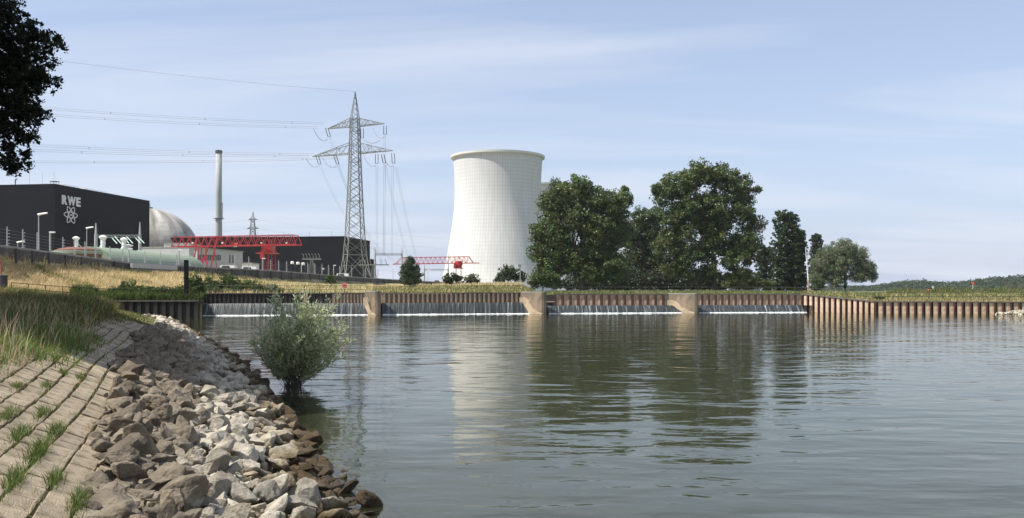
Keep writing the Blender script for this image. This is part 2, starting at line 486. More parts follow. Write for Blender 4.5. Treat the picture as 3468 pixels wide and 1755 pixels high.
def tower_mat():
    """pale concrete with the fine grid of formwork joints, running round and up the shell"""
    m, nt, N, L, b = new_mat('tower_concrete')
    tc = N.new('ShaderNodeTexCoord'); sep = N.new('ShaderNodeSeparateXYZ'); L.new(tc.outputs['Object'], sep.inputs[0])
    at = N.new('ShaderNodeMath'); at.operation = 'ARCTAN2'; L.new(sep.outputs['Y'], at.inputs[0]); L.new(sep.outputs['X'], at.inputs[1])
    def lines(src, mul, width):
        q = N.new('ShaderNodeMath'); q.operation = 'MULTIPLY'; q.inputs[1].default_value = mul; L.new(src, q.inputs[0])
        f = N.new('ShaderNodeMath'); f.operation = 'FRACT'; L.new(q.outputs[0], f.inputs[0])
        l = N.new('ShaderNodeMath'); l.operation = 'LESS_THAN'; l.inputs[1].default_value = width; L.new(f.outputs[0], l.inputs[0])
        return l.outputs[0]
    va = lines(at.outputs[0], 108 / (2 * math.pi), .16)
    ha = lines(sep.outputs['Z'], 1 / 2.2, .14)
    mxm = N.new('ShaderNodeMath'); mxm.operation = 'MAXIMUM'; L.new(va, mxm.inputs[0])
    hm = N.new('ShaderNodeMath'); hm.operation = 'MULTIPLY'; hm.inputs[1].default_value = .9; L.new(ha, hm.inputs[0]); L.new(hm.outputs[0], mxm.inputs[1])
    n = N.new('ShaderNodeTexNoise'); n.inputs['Scale'].default_value = .5; n.inputs['Detail'].default_value = 6
    mp = N.new('ShaderNodeMapping'); mp.inputs['Scale'].default_value = (1, 1, .12); L.new(tc.outputs['Object'], mp.inputs[0]); L.new(mp.outputs[0], n.inputs['Vector'])
    cr = N.new('ShaderNodeValToRGB'); cr.color_ramp.elements[0].position = .3; cr.color_ramp.elements[0].color = (.50, .50, .495, 1)
    cr.color_ramp.elements[1].position = .7; cr.color_ramp.elements[1].color = (.57, .57, .563, 1)
    L.new(n.outputs['Fac'], cr.inputs[0])
    mix = N.new('ShaderNodeMix'); mix.data_type = 'RGBA'
    sc = N.new('ShaderNodeMath'); sc.operation = 'MULTIPLY'; sc.inputs[1].default_value = .72; L.new(mxm.outputs[0], sc.inputs[0])
    L.new(sc.outputs[0], mix.inputs[0]); L.new(cr.outputs[0], mix.inputs[6]); mix.inputs[7].default_value = (.40, .40, .385, 1)
    L.new(mix.outputs[2], b.inputs['Base Color'])
    b.inputs['Roughness'].default_value = .85; b.inputs['Specular IOR Level'].default_value = .2
    return m
M_tower = tower_mat()
M_towerrim = mat('tower_rim_concrete', (.60, .60, .57), .8, .1, .3)

def dome_mat():
    m, nt, N, L, b = new_mat('dome_concrete')
    tc = N.new('ShaderNodeTexCoord'); sep = N.new('ShaderNodeSeparateXYZ'); L.new(tc.outputs['Object'], sep.inputs[0])
    at = N.new('ShaderNodeMath'); at.operation = 'ARCTAN2'; L.new(sep.outputs['Y'], at.inputs[0]); L.new(sep.outputs['X'], at.inputs[1])
    cmb = N.new('ShaderNodeCombineXYZ'); L.new(at.outputs[0], cmb.inputs[0])
    zz = N.new('ShaderNodeMath'); zz.operation = 'MULTIPLY'; zz.inputs[1].default_value = .02; L.new(sep.outputs['Z'], zz.inputs[0]); L.new(zz.outputs[0], cmb.inputs[2])
    n = N.new('ShaderNodeTexNoise'); n.inputs['Scale'].default_value = 4; n.inputs['Detail'].default_value = 5; L.new(cmb.outputs[0], n.inputs['Vector'])
    cr = N.new('ShaderNodeValToRGB'); e = cr.color_ramp.elements
    e[0].position = .38; e[0].color = (.17, .155, .135, 1); e[1].position = .60; e[1].color = (.46, .44, .40, 1)
    L.new(n.outputs['Fac'], cr.inputs[0])
    q = N.new('ShaderNodeMath'); q.operation = 'MULTIPLY'; q.inputs[1].default_value = 1 / 2.5; L.new(sep.outputs['Z'], q.inputs[0])
    f = N.new('ShaderNodeMath'); f.operation = 'FRACT'; L.new(q.outputs[0], f.inputs[0])
    l = N.new('ShaderNodeMath'); l.operation = 'LESS_THAN'; l.inputs[1].default_value = .12; L.new(f.outputs[0], l.inputs[0])
    s = N.new('ShaderNodeMath'); s.operation = 'MULTIPLY'; s.inputs[1].default_value = .35; L.new(l.outputs[0], s.inputs[0])
    mix = N.new('ShaderNodeMix'); mix.data_type = 'RGBA'; L.new(s.outputs[0], mix.inputs[0]); L.new(cr.outputs[0], mix.inputs[6]); mix.inputs[7].default_value = (.2, .19, .17, 1)
    L.new(mix.outputs[2], b.inputs['Base Color']); b.inputs['Roughness'].default_value = .8
    return m
M_dome = dome_mat()
M_stack = mat('stack_concrete', (.33, .355, .345), .7, .12, .2)

# ------------------------------------------------------------------ land forms
SH_Y = [-12, 0, 5, 12.5, 15.6, 20.7, 24, 27.9, 33, 44.7, 60, 75, 91.5, 101, 106]
SH_X = [6.3, 2.05, .3, -2.35, -3.45, -5.25, -6.45, -7.9, -9.95, -14.8, -21.5, -28, -35.2, -41, -45]
def xs(Y): return np.interp(Y, SH_Y, SH_X)
UP = [-8, -1.5, 0, 6, 9, 16, 30, 200]
UZ = [-1.9, -.55, 0, 2.3, 2.45, 2.75, 3.1, 3.3]
def zu(u, Y):      # the bank flattens towards the pile wall
    z = np.interp(u, UP, UZ); f = np.interp(Y, [42, 95, 106], [1.0, .55, .7])
    f = 1 - (1 - f) * np.clip((13 - np.asarray(u)) / 8, 0, 1)
    return np.where(np.asarray(u) > 0, z * f, z)
def zbank(X, Y):
    return zu((xs(Y) - X) * .92, Y)

# front edge of the far land (px, depth, height)
FE_PX = [-900, 0, 215, 390, 684, 686, 1125, 1765, 1800, 2715, 2960, 3468, 5200]
FE_D = [102.6, 102.6, 102.6, 102.6, 103.4, 127.6, 128.6, 133.4, 133.6, 134.2, 127.7, 124.0, 116]
FE_Z = [3.3, 3.25, 2.3, 1.95, 1.95, 2.75, 2.78, 2.76, 2.62, 2.6, 1.55, 1.52, 1.5]
CR_PX = [-900, 0, 441, 604, 929, 1199, 1336, 1500, 1650, 1762, 1815, 2000, 2400, 2700, 2960, 3200, 3468, 5200]
CR_Y = [880, 893, 918, 921, 953, 971, 969, 965, 960, 961, 985, 983, 982, 986, 992, 990, 988, 988]
CR_D = [90, 111.5, 159, 177, 222, 240, 215, 195, 185, 180, 175, 175, 180, 175, 165, 165, 165, 165]
W_PX = [-500, 0, 441, 604, 929, 1199, 1336, 1491, 1560]
W_D = [86, 112, 160, 178, 225, 280, 320, 370, 392]
W_Y = [790, 830, 889, 899, 916, 938, 947, 955, 958]
def wall_D(px): return interp(px, W_PX, W_D)
def wall_top(px): return CAMZ + (HY - interp(px, W_PX, W_Y)) / FPX * wall_D(px)

def profile(px):
    yf, zf = interp(px, FE_PX, FE_D), interp(px, FE_PX, FE_Z)
    yc = max(interp(px, CR_PX, CR_D), yf + 6)
    zc = CAMZ + (HY - interp(px, CR_PX, CR_Y)) / FPX * yc - .25
    ym = yf + .45 * (yc - yf)
    zm = zf + (.28 if px < 1850 else .6) * (zc - zf)
    if px < 1545:
        yw = wall_D(px); zy = wall_top(px) - 1.25
        pts = [(yf, zf), (ym, zm), (yc, zc), (max(yw - .4, yc + .2), max(zc, min(zy, zc + .8)))]
        pts += [(pts[-1][0] + 1.2, zy), (600, zy * .5 + 2.2)]
    else:
        pts = [(yf, zf), (ym, zm), (yc, zc), (yc + 25, zc - .25 * max(0, zc - 3.0)), (520, 2.9)]
    pts += [(1400, 2.7), (2600, 2.3)]
    return pts
def zfar(px, Y):
    p = profile(px)
    return interp(Y, [a for a, b in p], [b for a, b in p])
def zfar_xy(X, Y): return zfar(CX + X / Y * FPX, Y)
def ground_at(X, Y):
    px = CX + X / Y * FPX
    return zfar(px, Y) if Y >= interp(px, FE_PX, FE_D) else float(zbank(X, Y))

# river bed, then the river itself
bed = MB(); bed.add([(-60, -40, -1.7), (900, -40, -1.7), (900, 140, -1.7), (-60, 140, -1.7)], [(0, 1, 2, 3)])
structure(bed.build('river_bed', M_bed))

offs = np.array([-3, -1.5, -.8, -.4, 0, .2, .4, .7, 1, 1.4, 1.8, 2.4, 3, 4, 5.5, 8, 12, 20, 35, 60, 100, 200, 500])
ys = np.concatenate([np.arange(-12, 60, 1.0), np.arange(60, 137, 2.0)])
V, D = [], []
for y in ys:
    for o in offs:
        x = float(xs(min(y, 105))) + o
        V.append((x, y, 0.0)); D.append(max(0.0, min(2.0, float(-zbank(x, min(y, 105))))))
n = len(offs)
F = [(i * n + j, i * n + j + 1, (i + 1) * n + j + 1, (i + 1) * n + j) for i in range(len(ys) - 1) for j in range(n - 1)]
river = np_mesh('river_water', V, F, M_water, smooth=True)
a = river.data.attributes.new('depth', 'FLOAT', 'POINT'); a.data.foreach_set('value', np.array(D, dtype=np.float32))
structure(river)

# near bank (left, below the paving and the long grass)
us = np.concatenate([np.arange(-8, 0, .8), np.arange(0, 9, .3), np.arange(9, 20, 1), [22, 25, 30, 38, 50, 70, 100]])
yb = np.concatenate([np.arange(-12, 40, .5), np.arange(40, 104.1, 1.0)])
V = []
for y in yb:
    for u in us:
        x = float(xs(y)) - u / .92
        z = float(zu(u, y))
        z += .05 * mnoise.noise(Vector((x * .8, y * .8, 0))) * (1 if u > 5.5 else .2) + .008
        V.append((x, y, z))
n = len(us)
F = [(i * n + j, (i + 1) * n + j, (i + 1) * n + j + 1, i * n + j + 1) for i in range(len(yb) - 1) for j in range(n - 1)]
structure(np_mesh('river_bank', V, F, M_bankturf, smooth=True))

# far land: one sheet that runs to the horizon
pxs = sorted(set(list(np.arange(-900, 3600, 15)) + [684, 686, 1545.5] + list(np.arange(3600, 5201, 100))))
fr = np.concatenate([np.linspace(0, .999, 22), ])
V = []; NR = 0
for px in pxs:
    p = profile(px); yy = [a for a, b in p]; zz = [b for a, b in p]
    rows = list(np.linspace(yy[0], yy[2], 24)) + list(np.linspace(yy[2], yy[4], 7)[1:]) + [300, 400, 500, 600, 800, 1400, 2000, 2600]
    rows = sorted(rows)
    V.append(((px - CX) / FPX * yy[0], yy[0], -.6))      # earth face behind the retaining walls
    NR = len(rows) + 1
    for y in rows:
        x = (px - CX) / FPX * y
        z = interp(y, yy, zz)
        if y < 400: z += .10 * mnoise.noise(Vector((x * .3, y * .3, 3))) * min(1, (y - yy[0]) / 4)
        V.append((x, y, z))
F = [(i * NR + j, (i + 1) * NR + j, (i + 1) * NR + j + 1, i * NR + j + 1) for i in range(len(pxs) - 1) for j in range(NR - 1)]
structure(np_mesh('ground', V, F, M_turf, smooth=True))

# sandy path behind the railing
mb = MB(); pts = []
for px in np.arange(700, 1800, 20):
    a = interp(px, [700, 960, 1240, 1500, 1800], [132.5, 136, 141, 146, 150])
    pts.append((PX(px, a, zfar(px, a) + .12), PX(px, a + 4.5, zfar(px, a + 4.5) + .12)))
for i in range(len(pts) - 1):
    mb.add([pts[i][0], pts[i + 1][0], pts[i + 1][1], pts[i][1]], [(0, 1, 2, 3)])
structure(mb.build('path', M_sand))
def on_path(px, Y):
    a = interp(px, [700, 960, 1240, 1500, 1800], [132.5, 136, 141, 146, 150])
    return 700 < px < 1800 and a - .3 < Y < a + 4.8

# ------------------------------------------------------------------ cooling towers
def cooling_tower(px, Yc, label):
    k = .1815
    c = PX(px, Yc, 0)
    t = thing('cooling_tower', (c.x, c.y, 3.0), label, 'cooling tower', 'cooling towers of the power station')
    prof = [(36.5, 3), (33.4, 12.8), (32.2, 19), (30.7, 28), (28.8, 38), (27.2, 50.4), (26.6, 58), (26.5, 67), (26.7, 74), (27.2, 81.6), (27.5, 84.2)]
    # smooth the profile
    zz = np.linspace(3, 84.2, 48); rr = np.interp(zz, [b for a, b in prof], [a for a, b in prof])
    rr = np.convolve(np.pad(rr, 3, mode='edge'), np.ones(7) / 7, 'valid')
    rr[0] = 36.3
    mb = MB()
    mb.lathe((c.x, c.y, 0), list(zip(rr, zz)), 96, cap=False)
    inner = [(r - .5, z) for r, z in zip(rr, zz)][::-1]
    mb.lathe((c.x, c.y, 0), inner, 96, cap=False)
    mb.build('shell', M_tower, t, smooth=True)
    rim = MB(); rim.lathe((c.x, c.y, 0), [(27.4, 83.6), (28.9, 84.3), (29.0, 85.5), (27.0, 85.7), (26.8, 84.0), (27.4, 83.6)], 96, cap=False)
    rim.build('rim', M_towerrim, t, smooth=False)
    return t
cooling_tower(1686, 545, 'pale concrete cooling tower standing clear in front of its twin')
cooling_tower(1828, 700, 'cooling tower half hidden behind the front one and the big tree')

# ------------------------------------------------------------------ black reactor hall with lettering
B = Vector((-193.4, 375, 0)); d1 = Vector((.153, .988, 0)).normalized(); d2 = Vector((-d1.y, d1.x, 0))
Z0, ZR = 4.0, 48.1
bld = thing('power_station_hall', (B.x, B.y, Z0), 'tall black windowless hall with silver RWE lettering and atom emblem', 'building')
Cc = B + d1 * 72; Dd = Cc + d2 * 130; Aa = B + d2 * 130
mb = MB()
mb.prism([Vector((p.x, p.y, Z0)) for p in (B, Cc, Dd, Aa)], (0, 0, ZR - Z0))
mb.build('wall', M_black, bld)
mb = MB()
for p, q in ((B, Cc), (B, Aa), (Aa, Dd), (Cc, Dd)):
    mb.bar(Vector((p.x, p.y, ZR + .15)), Vector((q.x, q.y, ZR + .15)), .28, 4)
mb.build('roof_edge', M_dark, bld)
nrm = Vector((d1.y, -d1.x, 0))     # outward normal of the right face
def face_pt(s, z, off=.12): return Vector((B.x, B.y, 0)) + d1 * s + Vector((0, 0, z)) + nrm * off
def letter(ch, s0, s1, z0, z1):
    cu = bpy.data.curves.new('letter_' + ch, 'FONT'); cu.body = ch; cu.size = 1; cu.extrude = .02; cu.offset = .035
    ob = bpy.data.objects.new('tmp', cu); col.objects.link(ob)
    bpy.context.view_layer.update()
    me = bpy.data.meshes.new_from_object(ob.evaluated_get(bpy.context.evaluated_depsgraph_get()))
    bpy.data.objects.remove(ob)
    co = np.array([v.co[:] for v in me.vertices]); lo, hi = co.min(0), co.max(0)
    mb = MB()
    vs = [face_pt(s0 + (v[0] - lo[0]) / (hi[0] - lo[0]) * (s1 - s0), z0 + (v[1] - lo[1]) / (hi[1] - lo[1]) * (z1 - z0), .2 + (v[2] - lo[2]) * 8) for v in co]
    mb.add(vs, [tuple(p.vertices) for p in me.polygons])
    o = mb.build('letter', M_letter, bld); o['label'] = 'silver capital letter ' + ch
letter('R', 4.2, 7.6, 40.2, 44.2)
letter('W', 7.9, 13.3, 40.2, 44.2)
letter('E', 13.8, 16.6, 40.2, 44.2)
mb = MB()
for q in range(3):
    th = q * math.pi / 3
    pts = []
    for k in range(33):
        a = 2 * math.pi * k / 32
        x, y = 4.4 * math.cos(a), 1.45 * math.sin(a)
        pts.append(face_pt(10.2 + x * math.cos(th) - y * math.sin(th), 36.1 + .88 * (x * math.sin(th) + y * math.cos(th)), .25 + q * .05))
    mb.tube(pts, .21, 5)
mb.box(face_pt(10.2, 36.1, .3), (.5, .9, .7), math.atan2(d1.y, d1.x))
o = mb.build('atom_emblem', M_letter, bld); o['label'] = 'silver atom emblem of three crossed orbits'
# roof railing and small roof parts
mb = MB(); pr = []
for s in np.arange(14, 48, 3.4):
    p = Vector((B.x, B.y, ZR)) + d1 * float(s) + d2 * 6
    mb.bar(p, p + Vector((0, 0, 1.9)), .06, 4); pr.append(p)
for h in (1.0, 1.9): mb.bar(pr[0] + Vector((0, 0, h)), pr[-1] + Vector((0, 0, h)), .06, 4)
mb.build('roof_railing', M_steel, bld)
p = Vector((B.x, B.y, ZR)) + d2 * 20 + d1 * 2
mb = MB(); mb.tube([p, p + Vector((0, 0, 2.4)), p + Vector((.2, 0, 2.9)), p + Vector((.8, 0, 3.0))], .3, 8); mb.build('roof_vent_pipe', M_steel, bld)
p = Vector((B.x, B.y, ZR)) + d2 * 1.2 + d1 * 2
mb = MB()
for i, j in ((0, 0), (2.4, 0), (0, 2.2), (2.4, 2.2)): mb.bar(p + Vector((i - 2, j, 0)), p + Vector((i - 2, j, 1.6)), .09, 4)
mb.box(p + Vector((-.8, 1.1, 1.68)), (3.2, 2.8, .16)); mb.build('roof_hatch_frame', M_steel, bld)
for s, h in ((12.5, 6), (6.5, 5.2), (1.0, 5.5), (29, 4)):
    p = Vector((B.x, B.y, ZR)) + d2 * s + d1 * 1.0
    mb = MB(); mb.bar(p, p + Vector((0, 0, h)), .05, 4); mb.build('lightning_rod', M_wire, bld)
p = Vector((B.x, B.y, ZR)) + d1 * 22 + d2 * 3
mb = MB(); mb.lathe(p, [(2.4, 0), (2.3, .5), (1.6, .95), (.4, 1.15)], 14); mb.build('roof_dome_light', M_lightgrey, bld, smooth=True)

# ------------------------------------------------------------------ domed reactor building
c = PX(508, 480, 21.6)
dm = thing('reactor_dome', (c.x, c.y, 4), 'stained grey concrete reactor dome behind the black hall', 'building')
mb = MB()
rs = 26.0
mb.lathe((c.x, c.y, 0), [(rs, 4), (rs, 21.6)] + [(rs * math.cos(a), 21.6 + rs * math.sin(a)) for a in np.linspace(.05, 1.5, 22)], 64)
mb.build('shell', M_dome, dm, smooth=True)
mb = MB()
for k in range(14):
    a0 = -1.9 + k * .12
mb.lathe((c.x, c.y, 0), [(rs + .25, 21.2), (rs + .35, 21.4), (rs + .35, 22.0), (rs + .2, 22.2)], 64, cap=False)
mb.build('ring_beam', M_wallcap, dm)
mb = MB(); mb.lathe((c.x, c.y, 0), [(1.4, 47.4), (1.4, 48.4), (.5, 48.7)], 12); mb.bar((c.x, c.y, 48.5), (c.x, c.y, 50.5), .15); mb.build('top_cap', M_steel, dm)

# ------------------------------------------------------------------ exhaust stack
c = PX(741, 520, 4)
st = thing('exhaust_stack', c, 'slender grey exhaust stack rising behind the red gantry crane', 'chimney')
zt = CAMZ + (HY - 510) / FPX * 520
mb = MB(); mb.lathe((c.x, c.y, 0), [(2.15, 4), (1.95, 30), (1.8, 60), (1.72, zt - 1)], 24); mb.build('shaft', M_stack, st, smooth=True)
mb = MB(); mb.lathe((c.x, c.y, 0), [(1.95, zt - 1.6), (2.0, zt - 1.4), (2.0, zt), (1.6, zt + .05)], 24); mb.build('top_band', M_darkroof, st)
zp = CAMZ + (HY - 742) / FPX * 520
mb = MB(); mb.lathe((c.x, c.y, 0), [(1.95, zp), (3.0, zp + .1), (3.0, zp + .5), (1.95, zp + .6)], 24); mb.build('platform', M_steel, st)
mb = MB(); mb.box((c.x + 2.3, c.y - 1.4, zp + 5), (.7, .7, 9)); mb.build('ladder_cage', M_steel, st)

# ------------------------------------------------------------------ second black hall
zt2 = CAMZ + (HY - 802) / FPX * 450
P0 = PX(1166, 450, 4); P1 = PX(1253, 493, 4)
e1 = (P1 - P0); e1.z = 0; L1 = e1.length; e1.normalize(); e2 = Vector((-e1.y, e1.x, 0))
hl = thing('power_station_hall', P0, 'long low black hall behind the red crane and the pylon', 'building')
zt2b = zt2
mb = MB(); mb.prism([P0, P1, P1 + e2 * 95, P0 + e2 * 95], (0, 0, zt2 - 4)); mb.build('wall', M_black, hl)
Q0 = P1 + e1 * .01; zs = CAMZ + (HY - 876) / FPX * 495
mb = MB(); mb.prism([Q0 - e2 * -2, Q0 + e1 * 14 + e2 * 2, Q0 + e1 * 14 + e2 * 40, Q0 + e2 * 40], (0, 0, zs - 4)); mb.build('wing', M_black, hl)
mb = MB()
for p, q in ((P0, P1), (P0, P0 + e2 * 95)):
    mb.bar(Vector((p.x, p.y, zt2 + .1)), Vector((q.x, q.y, zt2 + .1)), .3, 4)
mb.build('roof_edge', M_dark, hl)
for s in (8, 20, 34, 48):
    p = Vector((P0.x, P0.y, zt2)) + e2 * s + e1 * 4
    mb = MB(); mb.bar(p, p + Vector((0, 0, 3.2)), .08); mb.build('roof_mast', M_wire, hl)

# ------------------------------------------------------------------ low pale buildings
def block(name, pxa, pxb, ytop, Y, depth, m, label, cat, zb=5.5, Yb=None):
    Yb = Yb or Y
    a, b_ = PX(pxa, Y, zb), PX(pxb, Yb, zb)
    zt = CAMZ + (HY - ytop) / FPX * Y
    t = thing(name, a, label, cat)
    dirv = (b_ - a).normalized(); nb = Vector((-dirv.y, dirv.x, 0)) * depth
    mb = MB(); mb.prism([a, b_, b_ + nb, a + nb], (0, 0, zt - zb)); mb.build('wall', m, t)
    mb = MB(); mb.prism([Vector((p.x, p.y, zt + .003)) for p in (a - dirv * .2 - nb * .02, b_ + dirv * .2 - nb * .02, b_ + dirv * .2 + nb, a - dirv * .2 + nb)], (0, 0, .35)); mb.build('roof', M_wallcap, t)
    return t, a, b_, dirv, zt
t, a, b_, dv, zt = block('gatehouse', 555, 640, 825, 400, 14, M_lightgrey, 'small pale square building with dark door below the dome', 'building')
mb = MB(); p = P(584, 852, 399.8); mb.box(p, (1.2, .3, 5.6)); mb.build('door', M_window, t)
mb = MB(); p = P(613, 862, 399.75); mb.box(p, (6.2, .3, 6)); mb.build('grey_bay', M_grey, t)
mb = MB()
for q in range(3):
    th = q * math.pi / 3 + math.pi / 2; pts = []
    for k in range(17):
        aa = 2 * math.pi * k / 16; x, y = 1.2 * math.cos(aa), .42 * math.sin(aa)
        pts.append(P(568, 853, 399.7 - .03 * q) + Vector((x * math.cos(th) - y * math.sin(th), 0, x * math.sin(th) + y * math.cos(th))))
    mb.tube(pts, .09, 4)
mb.build('atom_emblem', M_dark, t)
t, a, b_, dv, zt = block('office_building', 640, 822, 838, 352, 22, M_grey, 'long grey flat roofed building with a window strip behind the red crane', 'building', 5.5, 395)
for k in range(15):
    f0 = .13 + k * .03
    p = a.lerp(b_, f0); p.z = CAMZ + (HY - 873) / FPX * p.y
    mb = MB(); mb.box(p + Vector((dv.y, -dv.x, 0)) * .12, (.62, .2, 2.4), math.atan2(dv.y, dv.x)); mb.build('window', M_window, t)
for f0 in (.74, .80):
    p = a.lerp(b_, f0); p.z = CAMZ + (HY - 878) / FPX * p.y
    mb = MB(); mb.box(p + Vector((dv.y, -dv.x, 0)) * .12, (1.0, .2, 3.4), math.atan2(dv.y, dv.x)); mb.build('window', M_window, t)
mb = MB()
p0, p1 = P(640, 855, 351.6), P(668, 846, 356)
mb.bar(P(664, 850, 351.5), P(664, 900, 351.5), .7, 8); mb.build('corner_column', M_white, t)
block('annex', 820, 852, 893, 330, 10, M_lightgrey, 'low pale annex wall beside the crane tower', 'building', 5)

# ------------------------------------------------------------------ round brick building and green barrel vault
c = PX(262, 160, 6)
rb = thing('round_building', c, 'round brown brick building with pale green rim behind the wall', 'building')
mb = MB(); mb.lathe((c.x, c.y, 0), [(4.0, 5), (4.0, 9.75)], 36); mb.build('wall', M_brick, rb)
mb = MB(); mb.lathe((c.x, c.y, 0), [(4.0, 9.753), (4.25, 9.76), (4.25, 10.25), (4.05, 10.3)], 36); mb.build('rim_band', M_green, rb)
mb = MB(); mb.lathe((c.x, c.y, 0), [(4.04, 10.31), (3.0, 10.75), (1.6, 11.02), (.2, 11.1)], 36); mb.build('roof', M_brick, rb, smooth=True)

A0 = PX(300, 166, 6.4); A1 = PX(662, 209, 6.4)
ax = (A1 - A0).normalized(); sd = Vector((ax.y, -ax.x, 0)); LL = (A1 - A0).length
tk = thing('barrel_vault_hall', A0, 'long pale green barrel vault hall with rounded end behind the wall', 'building')
mb = MB(); vs, fs = [], []
RT = 5.1; NS, NA = 40, 20
for i in range(NS + 1):
    s = LL * i / NS
    e = max(0, (s - (LL - 7.0)) / 7.0)
    rr_ = RT * math.sqrt(max(.0, 1 - e ** 2.2)) + .02
    for k in range(NA + 1):
        th = math.pi * (k / NA) 
        p = A0 + ax * s + sd * (RT * math.cos(th)) * (.35 + .65 * rr_ / RT) + Vector((0, 0, rr_ * math.sin(th)))
        vs.append(p)
for i in range(NS):
    for k in range(NA): fs.append((i * (NA + 1) + k, (i + 1) * (NA + 1) + k, (i + 1) * (NA + 1) + k + 1, i * (NA + 1) + k + 1))
fs.append(tuple(range(NA, -1, -1)))
mb.add(vs, fs); mb.build('vault', M_green, tk, smooth=False)
for f in (.2, .4, .6, .8):
    mb = MB(); pts = [A0 + ax * (LL * f) + sd * ((RT + .03) * math.cos(th)) + Vector((0, 0, (RT + .03) * math.sin(th))) for th in np.linspace(.05, math.pi - .05, 18)]
    mb.tube(pts, .05, 4); mb.build('seam', M_green, tk)
def vent(px, yb, yt, r, Y, label, braces=True):
    c = P(px, yb, Y); h = (yb - yt) / FPX * Y
    t = thing('roof_vent', c, label, 'vent', 'white vents on the green vault')
    mb = MB(); mb.lathe(c, [(r, -.5), (r, .45 * h), (r * 1.12, .46 * h), (r * 1.12, .52 * h), (r, .53 * h), (r, .7 * h)], 16); mb.build('pipe', M_white, t, smooth=False)
    mb = MB(); mb.lathe(c, [(r * 1.01, .7 * h), (r * 1.75, .86 * h), (r * 1.8, .9 * h), (r * .9, h), (r * .3, 1.03 * h)], 16); mb.build('cap', M_white, t)
    if braces:
        mb = MB(); sg = -1 if braces is True else 1
        mb.bar(c + Vector((0, 0, .6 * h)), c + Vector((sg * 1.5, .6, -.4)), .07); mb.bar(c + Vector((0, 0, .6 * h)), c + Vector((sg * .2, -1.2, -.6)), .07); mb.build('brace', M_white, t)
vent(258, 843, 802, .38, 174, 'white mushroom vent rising behind the round brick building', 2)
vent(349, 848, 798, .42, 172.5, 'white mushroom vent between the two portal posts, tallest on the vault')
vent(420, 853, 806, .42, 179, 'white mushroom vent on the vault with the squat vent at its side')
vent(434, 858, 829, .55, 180.5, 'squat white domed vent beside a tall vent', False)

# ------------------------------------------------------------------ switchyard portals
def portal(pxa, pxb, yta, ytb, ybeam, Ya, Yb, zb, label, ins=0, lower=None):
    a, b_ = PX(pxa, Ya, zb), PX(pxb, Yb, zb)
    t = thing('switchyard_portal', a, label, 'portal frame', 'concrete portals of the switchyard')
    for p, yt in ((a, yta), (b_, ytb)):
        zt = CAMZ + (HY - yt) / FPX * p.y
        zm = CAMZ + (HY - ybeam) / FPX * p.y
        mb = MB(); mb.bar(p, Vector((p.x, p.y, zm)), .42, 8, .34); mb.bar(Vector((p.x, p.y, zm)), Vector((p.x, p.y, zt)), .30, 8, .10); mb.build('post', M_stack, t)
    za, zb2 = CAMZ + (HY - ybeam) / FPX * Ya, CAMZ + (HY - ybeam) / FPX * Yb
    mb = MB(); q0, q1 = Vector((a.x, a.y, za)), Vector((b_.x, b_.y, zb2))
    for o in (-.35, .35):
        mb.bar(q0 + Vector((0, o, 0)), q1 + Vector((0, o, 0)), .14); mb.bar(q0 + Vector((0, o, -.5)), q1 + Vector((0, o, -.5)), .1)
    for k in range(10): mb.bar(q0.lerp(q1, k / 10) + Vector((0, -.35, 0)), q0.lerp(q1, (k + 1) / 10) + Vector((0, .35, -.5)), .06)
    mb.build('beam', M_stack, t)
    for k in range(ins):
        p = q0.lerp(q1, .32 + .27 * k)
        for j in (0, .9):
            mb = MB(); e = p + Vector((2.3 + j, -2, -2.0)); mb.bar(p + Vector((j, 0, -.3)), e, .10, 6)
            mb.build('insulator_string', M_insulgreen, t)
    return t, q0, q1
portal(325, 474, 756, 752, 797, 196, 214, 6, 'portal frame with hanging insulators above the green vault', 3)
tp, G0, G1 = portal(1270, 1361, 836, 836, 860, 330, 345, 5, 'slender portal frame just right of the pylon')
portal(1437, 1518, 896, 855, 912, 400, 402, 5, 'portal post standing behind the cone shaped tree', 0)
# busbar rack (six horned disconnectors) and its twin
def busbar(px, ybar, yb, w, Y, label):
    c = PX(px, Y, CAMZ + (HY - yb) / FPX * Y)
    zb = CAMZ + (HY - ybar) / FPX * Y
    t = thing('busbar_rack', c, label, 'switchgear', 'lattice busbar racks of the switchyard')
    mb = MB()
    for sx in (-1, 1):
        for sy in (-1, 1): mb.bar(c + Vector((sx * 1.0, sy * .8, 0)), Vector((c.x + sx * .3, c.y + sy * .3, zb)), .08)
    n = 7
    for k in range(n):
        z0 = c.z + (zb - c.z) * k / n; z1 = c.z + (zb - c.z) * (k + 1) / n
        w0 = 1 - .7 * k / n; w1 = 1 - .7 * (k + 1) / n
        for sy in (-.8, .8): 
            mb.bar(Vector((c.x - w0, c.y + sy * w0, z0)), Vector((c.x + w1, c.y + sy * w1, z1)), .05)
            mb.bar(Vector((c.x + w0, c.y + sy * w0, z0)), Vector((c.x - w1, c.y + sy * w1, z1)), .05)
    mb.build('lattice_column', M_steel, t)
    mb = MB(); mb.box((c.x, c.y, zb + .2), (w, .5, .4)); mb.build('crossbeam', M_steel, t)
    for k in range(6):
        x = c.x + (-.42 + .168 * k) * w
        mb = MB(); mb.tube([(x, c.y, zb + .4), (x - .1, c.y, zb + 1.3), (x - .3, c.y, zb + 1.9), (x - .7, c.y, zb + 2.0)], .12, 6); mb.build('horn', M_steel, t)
busbar(1056, 880, 925, 6.4, 300, 'lattice rack with six curved horns in front of the black hall')
busbar(1265, 899, 942, 11, 318, 'wide lattice rack with horns at the foot of the slender portal')
